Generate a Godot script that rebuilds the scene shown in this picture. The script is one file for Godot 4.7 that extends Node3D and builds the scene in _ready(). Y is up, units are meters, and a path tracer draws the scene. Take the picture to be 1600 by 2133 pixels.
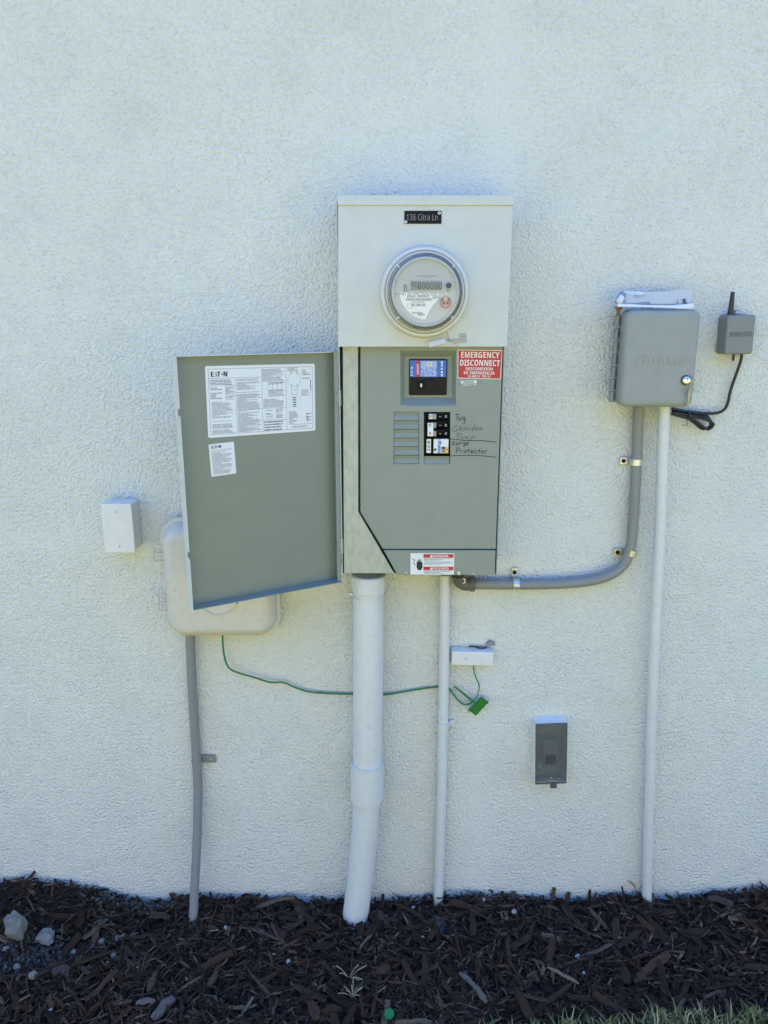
extends Node3D
# A stucco house wall in open shade with an electrical panel, meter, conduits and an irrigation controller.
# The sun stands behind the house; the wall is lit by the sky and by sunlight thrown back from the lawn and the house across it.

const F := 1600.0                      # focal length in photo pixels (photo 1600 x 2133)
const PITCH := 14.6
const CAM := Vector3(0, 1.668, 1.9)    # the wall's face is the plane z = 0, the ground at the wall is y = 0

var rng := RandomNumberGenerator.new()
var origin := {}                       # where each thing's base stands
var M := {}                            # materials

# ---------------------------------------------------------------- pixels to directions
func ray(u: float, v: float) -> Vector3:
	var p := deg_to_rad(PITCH)
	var x := (u - 800.0) / F
	var y := -(v - 1066.5) / F
	return Vector3(x, y * cos(p) - sin(p), -y * sin(p) - cos(p))

func P(u: float, v: float, z := 0.0) -> Vector3:      # where that direction meets a plane parallel to the wall
	var r := ray(u, v)
	return CAM + r * ((z - CAM.z) / r.z)

func G(u: float, v: float, y := 0.0) -> Vector3:      # where it meets a level plane
	var r := ray(u, v)
	return CAM + r * ((y - CAM.y) / r.y)

func PX(list: Array, z: float) -> PackedVector2Array:
	var a := PackedVector2Array()
	for q in list:
		var w := P(q[0], q[1], z)
		a.append(Vector2(w.x, w.y))
	if Geometry2D.is_polygon_clockwise(a):
		a.reverse()
	return a

func path(list: Array) -> PackedVector3Array:         # [u, v, z] control points, smoothed
	var c := PackedVector3Array()
	for q in list:
		c.append(P(q[0], q[1], q[2]))
	return smooth(c)

func smooth(c: PackedVector3Array, n := 6) -> PackedVector3Array:
	var o := PackedVector3Array()
	for i in c.size() - 1:
		var a := c[maxi(i - 1, 0)]
		var d := c[mini(i + 2, c.size() - 1)]
		for k in n:
			o.append(c[i].cubic_interpolate(c[i + 1], a, d, float(k) / n))
	o.append(c[c.size() - 1])
	return o

# ---------------------------------------------------------------- mesh building
class MB:
	var surfaces := []
	var v := PackedVector3Array()
	var t := PackedVector2Array()
	var m: Material
	func _init(mat: Material = null):
		m = mat
	func use(mat: Material) -> void:
		if v.size():
			surfaces.append([v, t, m])
			v = PackedVector3Array()
			t = PackedVector2Array()
		m = mat
	func tri(a: Vector3, b: Vector3, c: Vector3, ta := Vector2.ZERO, tb := Vector2.ZERO, tc := Vector2.ZERO) -> void:
		v.append(a); v.append(b); v.append(c)          # counter-clockwise seen from outside
		t.append(ta); t.append(tb); t.append(tc)
	func quad(a: Vector3, b: Vector3, c: Vector3, d: Vector3) -> void:
		tri(a, b, c, Vector2(0, 1), Vector2(1, 1), Vector2(1, 0))
		tri(a, c, d, Vector2(0, 1), Vector2(1, 0), Vector2(0, 0))
	func box(lo: Vector3, hi: Vector3, bev := 0.0008, xf := Transform3D()) -> void:
		var c := (lo + hi) / 2
		var h := (hi - lo) / 2
		bev = minf(bev, minf(h.x, minf(h.y, h.z)) * 0.6)
		rbox(c, h, bev, 1, xf)
	func rbox(c: Vector3, h: Vector3, r: float, n: int, xf := Transform3D()) -> void:
		for axis in 3:
			var ua := (axis + 1) % 3
			var va := (axis + 2) % 3
			var ul := _cuts(h[ua], r, n)
			var vl := _cuts(h[va], r, n)
			for s in [-1.0, 1.0]:
				var g := []
				for i in ul.size():
					var row := PackedVector3Array()
					for j in vl.size():
						var p := Vector3.ZERO
						p[axis] = h[axis] * s
						p[ua] = ul[i]
						p[va] = vl[j]
						var q := p.clamp(-h + Vector3.ONE * r, h - Vector3.ONE * r)
						row.append(xf * (c + q + (p - q).normalized() * r))
					g.append(row)
				for i in ul.size() - 1:
					for j in vl.size() - 1:
						if s > 0:
							quad(g[i][j], g[i + 1][j], g[i + 1][j + 1], g[i][j + 1])
						else:
							quad(g[i][j], g[i][j + 1], g[i + 1][j + 1], g[i + 1][j])
	func _cuts(h: float, r: float, n: int) -> PackedFloat32Array:
		var a := PackedFloat32Array()
		for k in n + 1:
			a.append(-(h - r) - r * tan(PI / 4 * (n - k) / n))
		for k in n + 1:
			a.append((h - r) + r * tan(PI / 4 * k / n))
		return a
	static func inset(poly: PackedVector2Array, d: float) -> PackedVector2Array:
		var o := PackedVector2Array()
		var n := poly.size()
		for i in n:
			var e1 := (poly[i] - poly[(i + n - 1) % n]).normalized()
			var e2 := (poly[(i + 1) % n] - poly[i]).normalized()
			var n1 := Vector2(-e1.y, e1.x)
			var n2 := Vector2(-e2.y, e2.x)
			o.append(poly[i] + (n1 + n2) / maxf(1.0 + n1.dot(n2), 0.2) * d)
		return o
	func slab(poly: PackedVector2Array, rings: Array, xf := Transform3D(), back := false) -> void:
		# an outline (counter-clockwise in x, y) swept through [inset, z] rings from back to front, closed at the front
		var n := poly.size()
		var last := PackedVector2Array()
		var lz := 0.0
		for k in rings.size():
			var p := inset(poly, rings[k][0])
			var z: float = rings[k][1]
			if k == 0 and back:
				cap(p, z, xf, false)
			if k > 0:
				for i in n:
					var j := (i + 1) % n
					quad(xf * Vector3(last[i].x, last[i].y, lz), xf * Vector3(last[j].x, last[j].y, lz), xf * Vector3(p[j].x, p[j].y, z), xf * Vector3(p[i].x, p[i].y, z))
			last = p
			lz = z
		cap(last, lz, xf, true)
	func cap(p: PackedVector2Array, z: float, xf: Transform3D, front: bool) -> void:
		var ix := Geometry2D.triangulate_polygon(p)
		var lo := p[0]
		var hi := p[0]
		for q in p:
			lo = lo.min(q)
			hi = hi.max(q)
		var s := (hi - lo).max(Vector2.ONE * 1e-6)
		for k in range(0, ix.size(), 3):
			var q := [p[ix[k]], p[ix[k + 1]], p[ix[k + 2]]]
			var ccw: bool = (q[1] - q[0]).cross(q[2] - q[0]) > 0
			if ccw != front:
				q = [q[0], q[2], q[1]]
			var uv := []
			for w in q:
				uv.append(Vector2((w.x - lo.x) / s.x, 1.0 - (w.y - lo.y) / s.y))
			tri(xf * Vector3(q[0].x, q[0].y, z), xf * Vector3(q[1].x, q[1].y, z), xf * Vector3(q[2].x, q[2].y, z), uv[0], uv[1], uv[2])
	func sheet(poly: PackedVector2Array, z: float, xf := Transform3D()) -> void:
		cap(poly, z, xf, true)
	func tube(pts: PackedVector3Array, radius, seg := 16, caps := true, squash := 1.0) -> void:
		var up := Vector3(0.0123, 0.02, 1).normalized()
		var rows := []
		var n := pts.size()
		var side := Vector3.ZERO
		for i in n:
			var d := (pts[mini(i + 1, n - 1)] - pts[maxi(i - 1, 0)]).normalized()
			if i == 0:
				side = d.cross(up).normalized()
				if side.length() < 0.5:
					side = d.cross(Vector3.RIGHT).normalized()
			side = (side - d * d.dot(side)).normalized()
			var oth := d.cross(side)
			var r: float = radius if radius is float else radius[i]
			var row := PackedVector3Array()
			for k in seg:
				var a := TAU * k / seg
				row.append(pts[i] + side * cos(a) * r + oth * sin(a) * r * squash)
			rows.append(row)
		for i in n - 1:
			for k in seg:
				var j := (k + 1) % seg
				quad(rows[i][k], rows[i][j], rows[i + 1][j], rows[i + 1][k])
		if caps:
			for k in range(1, seg - 1):
				tri(rows[0][0], rows[0][k + 1], rows[0][k])
				tri(rows[n - 1][0], rows[n - 1][k], rows[n - 1][k + 1])
	func lathe(prof: Array, xf: Transform3D, seg := 48) -> void:   # [radius, z] turned about z, from back to front
		for i in prof.size() - 1:
			for k in seg:
				var a := TAU * k / seg
				var b := TAU * (k + 1) / seg
				var p := Vector3(cos(a), sin(a), 0)
				var q := Vector3(cos(b), sin(b), 0)
				var z0 := Vector3(0, 0, prof[i][1])
				var z1 := Vector3(0, 0, prof[i + 1][1])
				var r0: float = prof[i][0]
				var r1: float = prof[i + 1][0]
				if r0 > 1e-6:
					tri(xf * (p * r0 + z0), xf * (q * r0 + z0), xf * (q * r1 + z1))
				if r1 > 1e-6:
					tri(xf * (p * r0 + z0), xf * (q * r1 + z1), xf * (p * r1 + z1))
	func ribbon(pts: PackedVector3Array, w: float, nrm := Vector3.BACK) -> void:
		var n := pts.size()
		var l := PackedVector3Array()
		var r := PackedVector3Array()
		for i in n:
			var d := (pts[mini(i + 1, n - 1)] - pts[maxi(i - 1, 0)]).normalized()
			var s := nrm.cross(d).normalized() * w / 2
			l.append(pts[i] + s)
			r.append(pts[i] - s)
		for i in n - 1:
			quad(r[i], r[i + 1], l[i + 1], l[i])
	func text(s: String, font: Font, height: float, xf: Transform3D, squeeze := 1.0, depth := 0.0004) -> void:
		# capitals of that height, centred on the origin of xf
		var tm := TextMesh.new()
		tm.font = font
		tm.font_size = 64
		tm.pixel_size = height / 46.0
		tm.depth = depth
		tm.curve_step = 2.0
		tm.text = s
		var a := tm.get_mesh_arrays()
		if a.is_empty() or a[Mesh.ARRAY_VERTEX] == null:
			return
		var vs: PackedVector3Array = a[Mesh.ARRAY_VERTEX]
		var ix = a[Mesh.ARRAY_INDEX]
		var g := xf * Transform3D(Basis.from_scale(Vector3(squeeze, 1, 1)), Vector3.ZERO)
		var count: int = ix.size() if ix != null and ix.size() else vs.size()
		for k in range(0, count, 3):
			if ix != null and ix.size():
				tri(g * vs[ix[k]], g * vs[ix[k + 2]], g * vs[ix[k + 1]])
			else:
				tri(g * vs[k], g * vs[k + 2], g * vs[k + 1])
	func mesh(at: Vector3, angle := 38.0) -> ArrayMesh:
		use(null)
		var am := ArrayMesh.new()
		var lim := cos(deg_to_rad(angle))
		for s in surfaces:
			var sv: PackedVector3Array = s[0]
			var st: PackedVector2Array = s[1]
			var fn := PackedVector3Array()
			var share := {}
			var keys := []
			for k in range(0, sv.size(), 3):
				fn.append((sv[k + 1] - sv[k]).cross(sv[k + 2] - sv[k]))
				for e in 3:
					var key := Vector3i((sv[k + e] * 100000.0).round())
					keys.append(key)
					if share.has(key):
						share[key].append(k / 3)
					else:
						share[key] = [k / 3]
			var ov := PackedVector3Array()
			var on := PackedVector3Array()
			var ot := PackedVector2Array()
			for k in range(0, sv.size(), 3):
				var own := fn[k / 3]
				if own.length_squared() < 1e-22:
					continue
				var ownn := own.normalized()
				for e in [0, 2, 1]:
					var sum := Vector3.ZERO
					for f in share[keys[k + e]]:
						if fn[f].normalized().dot(ownn) > lim:
							sum += fn[f]
					ov.append(sv[k + e] - at)
					on.append(sum.normalized() if sum.length_squared() > 1e-24 else ownn)
					ot.append(st[k + e])
			if ov.is_empty():
				continue
			var arr := []
			arr.resize(Mesh.ARRAY_MAX)
			arr[Mesh.ARRAY_VERTEX] = ov
			arr[Mesh.ARRAY_NORMAL] = on
			arr[Mesh.ARRAY_TEX_UV] = ot
			am.add_surface_from_arrays(Mesh.PRIMITIVE_TRIANGLES, arr)
			am.surface_set_material(am.get_surface_count() - 1, s[2])
		return am

static func rrect(x0: float, y0: float, x1: float, y1: float, r: float, n := 6) -> PackedVector2Array:
	var a := PackedVector2Array()
	for c in [[x1 - r, y0 + r, -90], [x1 - r, y1 - r, 0], [x0 + r, y1 - r, 90], [x0 + r, y0 + r, 180]]:
		for k in n + 1:
			var g := deg_to_rad(c[2] + 90.0 * k / n)
			a.append(Vector2(c[0] + cos(g) * r, c[1] + sin(g) * r))
	return a

static func rect(x0: float, y0: float, x1: float, y1: float) -> PackedVector2Array:
	return PackedVector2Array([Vector2(x0, y0), Vector2(x1, y0), Vector2(x1, y1), Vector2(x0, y1)])

# ---------------------------------------------------------------- things and parts
func numbered(called: String) -> String:
	if not has_node(NodePath(called)):
		return called
	var k := 1
	while has_node(NodePath("%s_%03d" % [called, k])):
		k += 1
	return "%s_%03d" % [called, k]

func thing(called: String, label: String, category: String, at: Vector3, group := "") -> Node3D:
	var o := Node3D.new()
	o.name = numbered(called)
	add_child(o)
	o.position = at
	origin[o] = at
	o.set_meta("label", label)
	o.set_meta("category", category)
	if group:
		o.set_meta("group", group)
	return o

func part(called: String, b: MB, parent: Node3D, label := "", angle := 38.0) -> MeshInstance3D:
	var o := MeshInstance3D.new()
	o.name = called
	o.mesh = b.mesh(origin[parent], angle)
	parent.add_child(o, true)
	origin[o] = origin[parent]
	if label:
		o.set_meta("label", label)
	return o

func lone(called: String, b: MB, label: String, category: String, at: Vector3, group := "", angle := 38.0) -> MeshInstance3D:
	var o := MeshInstance3D.new()
	o.name = numbered(called)
	o.mesh = b.mesh(at, angle)
	add_child(o)
	o.position = at
	o.set_meta("label", label)
	o.set_meta("category", category)
	if group:
		o.set_meta("group", group)
	return o

func structure(called: String, b: MB, at := Vector3.ZERO) -> MeshInstance3D:
	var o := MeshInstance3D.new()
	o.name = called
	o.mesh = b.mesh(at)
	add_child(o)
	o.position = at
	origin[o] = at
	o.set_meta("kind", "structure")
	return o

# ---------------------------------------------------------------- materials
func lin(r: float, g: float, b: float) -> Color:
	return Color(r, g, b).linear_to_srgb()

func paint(called: String, c: Color, rough := 0.5, metal := 0.0, spec := 0.5) -> StandardMaterial3D:
	var m := StandardMaterial3D.new()
	m.resource_name = called
	m.albedo_color = c
	m.roughness = rough
	m.metallic = metal
	m.metallic_specular = spec
	M[called] = m
	return m

func noise_tex(size: int, freq: float, type: int, ramp: Array, sd: int, octaves := 4) -> ImageTexture:
	var n := FastNoiseLite.new()
	n.noise_type = type
	n.seed = sd
	n.frequency = freq
	n.fractal_octaves = octaves
	var im := n.get_seamless_image(size, size)
	var data := im.get_data()
	var g := Gradient.new()
	g.offsets = PackedFloat32Array([])
	var offs := PackedFloat32Array()
	var cols := PackedColorArray()
	for r in ramp:
		offs.append(r[0])
		cols.append(Color(r[1], r[1], r[1]) if r[1] is float else r[1])
	g.offsets = offs
	g.colors = cols
	var lut := PackedByteArray()
	for k in 256:
		var c := g.sample(k / 255.0)
		lut.append(int(c.r * 255)); lut.append(int(c.g * 255)); lut.append(int(c.b * 255))
	var out := PackedByteArray()
	out.resize(size * size * 3)
	for i in size * size:
		var k := data[i] * 3
		out[i * 3] = lut[k]
		out[i * 3 + 1] = lut[k + 1]
		out[i * 3 + 2] = lut[k + 2]
	return ImageTexture.create_from_image(Image.create_from_data(size, size, false, Image.FORMAT_RGB8, out))

func weather(m: StandardMaterial3D, tex: Texture2D, scale: float, bump: Texture2D = null, depth := 0.0) -> StandardMaterial3D:
	m.albedo_texture = tex
	m.uv1_triplanar = true
	m.uv1_world_triplanar = true
	m.uv1_scale = Vector3.ONE * scale
	if bump:
		m.heightmap_enabled = true
		m.heightmap_texture = bump
		m.heightmap_scale = depth
	return m

func stucco_height() -> ImageTexture:
	# 2048 x 2048, one pixel about a millimetre: blobs of sprayed finish with creases between them
	var s := 2048
	var a := FastNoiseLite.new()
	a.noise_type = FastNoiseLite.TYPE_SIMPLEX_SMOOTH
	a.frequency = 0.105
	a.fractal_octaves = 2
	a.seed = 11
	a.domain_warp_enabled = true
	a.domain_warp_amplitude = 6.0
	a.domain_warp_frequency = 0.06
	var b := FastNoiseLite.new()
	b.noise_type = FastNoiseLite.TYPE_CELLULAR
	b.frequency = 0.125
	b.cellular_return_type = FastNoiseLite.RETURN_DISTANCE
	b.fractal_type = FastNoiseLite.FRACTAL_NONE
	b.seed = 5
	b.domain_warp_enabled = true
	b.domain_warp_amplitude = 9.0
	b.domain_warp_frequency = 0.04
	var c := FastNoiseLite.new()
	c.noise_type = FastNoiseLite.TYPE_SIMPLEX
	c.frequency = 0.008
	c.seed = 23
	c.fractal_octaves = 3
	var da := a.get_seamless_image(s, s).get_data()
	var db := b.get_seamless_image(s, s).get_data()
	var dc := c.get_seamless_image(s, s).get_data()
	var out := PackedByteArray()
	out.resize(s * s)
	for i in s * s:
		var rough: int = dc[i]                        # some patches are smoother than others
		var h: int = (da[i] * 4 + (255 - db[i]) * 4) / 8 - 128
		out[i] = clampi(128 + h * (1000 + rough) / 1120, 0, 255)
	return ImageTexture.create_from_image(Image.create_from_data(s, s, false, Image.FORMAT_L8, out))

func materials() -> void:
	var soft := noise_tex(512, 0.012, FastNoiseLite.TYPE_SIMPLEX_SMOOTH, [[0.0, 0.965], [0.45, 0.985], [1.0, 1.0]], 3, 5)
	var fine := noise_tex(512, 0.11, FastNoiseLite.TYPE_SIMPLEX, [[0.0, 0.0], [1.0, 1.0]], 9, 3)
	var specks := noise_tex(512, 0.05, FastNoiseLite.TYPE_SIMPLEX, [[0.0, 0.75], [0.10, 0.9], [0.16, 0.97], [0.5, 0.985], [1.0, 1.0]], 31, 5)
	var spangle := noise_tex(512, 0.03, FastNoiseLite.TYPE_SIMPLEX, [[0.0, Color(0.86, 0.86, 0.83)], [0.4, Color(0.94, 0.94, 0.92)], [0.6, Color(0.96, 0.96, 0.92)], [1.0, Color(1, 1, 0.98)]], 8, 6)
	var m := paint("stucco", lin(0.69, 0.705, 0.635), 0.92, 0.0, 0.3)
	m.albedo_texture = soft
	m.uv1_scale = Vector3(1, 1, 1)
	m.heightmap_enabled = true
	m.heightmap_texture = stucco_height()
	m.heightmap_scale = 0.62
	weather(paint("cover_paint", lin(0.58, 0.60, 0.545), 0.45), soft, 2.3, fine, 0.006)
	weather(paint("enclosure_paint", lin(0.50, 0.51, 0.46), 0.45), soft, 2.3, fine, 0.006)
	weather(paint("grey_paint", lin(0.245, 0.28, 0.235), 0.40), soft, 2.0, fine, 0.006)
	weather(paint("door_inside", lin(0.205, 0.232, 0.185), 0.40), soft, 1.7, fine, 0.006)
	weather(paint("galvanised", lin(0.46, 0.485, 0.455), 0.45, 0.2), spangle, 5.5).uv1_scale = Vector3(3.2, 1.3, 3.2)
	weather(paint("zinc", lin(0.62, 0.63, 0.60), 0.3, 0.7), soft, 9.0)
	weather(paint("yellow_zinc", lin(0.56, 0.54, 0.40), 0.33, 0.6), soft, 9.0)
	weather(paint("pvc_white", lin(0.66, 0.675, 0.63), 0.45), specks, 1.3)
	weather(paint("pvc_grey", lin(0.235, 0.245, 0.235), 0.5), specks, 1.9)
	weather(paint("conduit_grey", lin(0.24, 0.242, 0.218), 0.5), specks, 2.1)
	weather(paint("fitting_grey", lin(0.13, 0.13, 0.12), 0.5), specks, 4.0)
	weather(paint("beige_plastic", lin(0.60, 0.575, 0.50), 0.5), specks, 1.1, fine, 0.008)
	weather(paint("white_plastic", lin(0.72, 0.73, 0.69), 0.42), soft, 4.0)
	weather(paint("timer_plastic", lin(0.295, 0.315, 0.285), 0.55), soft, 3.0, fine, 0.012)
	weather(paint("timer_base", lin(0.25, 0.27, 0.26), 0.55), soft, 3.0)
	weather(paint("sensor_plastic", lin(0.215, 0.23, 0.21), 0.55), soft, 5.0, fine, 0.012)
	paint("dark_rubber", lin(0.028, 0.029, 0.026), 0.5)
	paint("black_cable", lin(0.012, 0.012, 0.013), 0.35)
	paint("black_plastic", lin(0.010, 0.010, 0.011), 0.45, 0.0, 0.3)
	paint("breaker_black", lin(0.018, 0.018, 0.018), 0.5, 0.0, 0.3)
	paint("bracket_grey", lin(0.33, 0.35, 0.35), 0.4, 0.2)
	paint("plate_letter", lin(0.22, 0.22, 0.21), 0.5)
	paint("letter_grey", lin(0.13, 0.14, 0.13), 0.6)
	paint("breaker_tan", lin(0.36, 0.31, 0.23), 0.5)
	paint("label_white", lin(0.74, 0.75, 0.72), 0.4)
	paint("label_red", lin(0.50, 0.022, 0.03), 0.4)
	paint("label_blue", lin(0.02, 0.13, 0.52), 0.35)
	paint("label_pale_blue", lin(0.35, 0.45, 0.75), 0.35)
	paint("ink", lin(0.02, 0.02, 0.022), 0.6)
	paint("faded_ink", lin(0.085, 0.10, 0.09), 0.6)
	paint("grey_ink", lin(0.12, 0.12, 0.12), 0.6)
	paint("amber", lin(0.65, 0.42, 0.15), 0.4)
	paint("green_dot", lin(0.03, 0.15, 0.04), 0.3)
	paint("meter_ring", lin(0.66, 0.65, 0.58), 0.35)
	paint("meter_grey", lin(0.42, 0.42, 0.40), 0.4)
	paint("meter_dark", lin(0.05, 0.05, 0.055), 0.3)
	paint("meter_face", lin(0.46, 0.46, 0.41), 0.5)
	paint("lcd", lin(0.22, 0.255, 0.20), 0.4)
	paint("lcd_segment", lin(0.025, 0.03, 0.025), 0.3)
	paint("pink", lin(0.40, 0.17, 0.17), 0.4)
	paint("chrome", lin(0.75, 0.74, 0.71), 0.12, 1.0)
	paint("brass", lin(0.40, 0.36, 0.27), 0.35, 0.9)
	paint("green_wire", lin(0.010, 0.17, 0.06), 0.4)
	paint("green_tag", lin(0.006, 0.16, 0.022), 0.35)
	paint("tag_relief", lin(0.03, 0.22, 0.03), 0.4)
	paint("paper", lin(0.70, 0.72, 0.76), 0.8)
	paint("old_paper", lin(0.64, 0.60, 0.50), 0.85)
	paint("paper_grey", lin(0.26, 0.28, 0.34), 0.8)
	paint("brown_scrap", lin(0.24, 0.15, 0.06), 0.9)
	paint("blue_scrap", lin(0.02, 0.035, 0.05), 0.45)
	weather(paint("mortar", lin(0.30, 0.29, 0.27), 0.95), specks, 12.0, fine, 0.08)
	var glass := paint("glass", Color(0.95, 0.97, 0.97, 0.05), 0.03)
	glass.transparency = BaseMaterial3D.TRANSPARENCY_ALPHA
	var haze := lin(0.10, 0.11, 0.105)
	haze.a = 0.62
	paint("smoked_pane", haze, 0.18).transparency = BaseMaterial3D.TRANSPARENCY_ALPHA
	var smoke := paint("smoked_plastic", lin(0.115, 0.125, 0.12), 0.25)
	weather(smoke, noise_tex(256, 0.02, FastNoiseLite.TYPE_SIMPLEX, [[0.0, 0.80], [0.4, 0.93], [0.7, 0.97], [1.0, 1.0]], 55, 5), 5.0)
	weather(paint("soil", lin(0.030, 0.026, 0.022), 0.95), specks, 5.0, fine, 0.5)
	weather(paint("lawn", lin(0.235, 0.25, 0.085), 0.95), specks, 3.0, fine, 1.0)
	weather(paint("roof", lin(0.13, 0.11, 0.10), 0.9), specks, 0.7)
	paint("trim", lin(0.72, 0.72, 0.70), 0.5)
	paint("neighbour_wall", lin(0.68, 0.65, 0.45), 0.9)
	paint("window_glass", lin(0.03, 0.035, 0.04), 0.05)
	weather(paint("stone", lin(0.27, 0.28, 0.255), 0.9), specks, 14.0, fine, 0.3)
	paint("white_chip", lin(0.32, 0.325, 0.31), 0.8)
	var bark := paint("bark", Color.WHITE, 0.9, 0.0, 0.25)
	bark.vertex_color_use_as_albedo = true
	weather(bark, noise_tex(256, 0.05, FastNoiseLite.TYPE_SIMPLEX, [[0.0, 0.6], [0.5, 0.9], [1.0, 1.0]], 77, 4), 16.0, fine, 0.12)
	var blade := paint("grass_blade", Color.WHITE, 0.6, 0.0, 0.4)
	blade.vertex_color_use_as_albedo = true
	blade.backlight_enabled = true
	blade.backlight = lin(0.05, 0.07, 0.01)

# ---------------------------------------------------------------- the mulch surface
var hn := FastNoiseLite.new()

func ground_y(x: float, z: float) -> float:
	var near := exp(-pow(maxf(z, 0.0) / 0.14, 2.0))
	var y := hn.get_noise_2d(x * 100.0, z * 100.0) * 0.020
	y += 0.062 * near * smoothstep(-0.62, -1.05, x)
	y += 0.045 * near * smoothstep(0.86, 1.12, x)
	y += 0.020 * near * exp(-pow((x - 0.28) / 0.09, 2.0))
	y += 0.012 * near * exp(-pow((x - 0.72) / 0.07, 2.0))
	return y

func _ready() -> void:
	rng.seed = 4211
	hn.seed = 3
	hn.frequency = 0.035
	hn.fractal_octaves = 3
	look()
	materials()
	building()
	ground()
	panel()
	meter()
	beige_box()
	small_boxes()
	pipes()
	grey_run()
	controller()
	receiver()
	green_wire()
	litter()

# ---------------------------------------------------------------- camera, sky, sun, exposure
func look() -> void:
	var cam := Camera3D.new()
	cam.name = "camera"
	cam.position = CAM
	cam.rotation_degrees = Vector3(-PITCH, 0, 0)
	cam.fov = rad_to_deg(2.0 * atan(1066.5 / F))
	cam.near = 0.05
	cam.far = 400.0
	add_child(cam)
	cam.current = true
	var sky_mat := ProceduralSkyMaterial.new()
	sky_mat.sky_top_color = Color(0.32, 0.51, 0.82)
	sky_mat.sky_horizon_color = Color(0.72, 0.82, 0.88)
	sky_mat.sky_curve = 0.15
	sky_mat.ground_horizon_color = Color(0.45, 0.46, 0.40)
	sky_mat.ground_bottom_color = Color(0.30, 0.30, 0.24)
	sky_mat.sun_angle_max = 8.0
	var sky := Sky.new()
	sky.sky_material = sky_mat
	var env := Environment.new()
	env.background_mode = Environment.BG_SKY
	env.sky = sky
	env.background_energy_multiplier = 0.74
	env.tonemap_mode = Environment.TONE_MAPPER_LINEAR
	env.tonemap_exposure = 4.85
	env.sdfgi_enabled = true
	env.ssao_enabled = true
	env.ssil_enabled = true
	var we := WorldEnvironment.new()
	we.name = "environment"
	we.environment = env
	add_child(we)
	var sun := DirectionalLight3D.new()
	sun.name = "sun"
	sun.light_energy = 1.6
	sun.light_color = Color(1.0, 0.95, 0.87)
	sun.light_angular_distance = 0.5
	sun.shadow_enabled = true
	add_child(sun)
	# the sun is high behind the house and a little to the left
	sun.look_at_from_position(Vector3.ZERO, Vector3(0.30, -1.55, 0.55))

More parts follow.
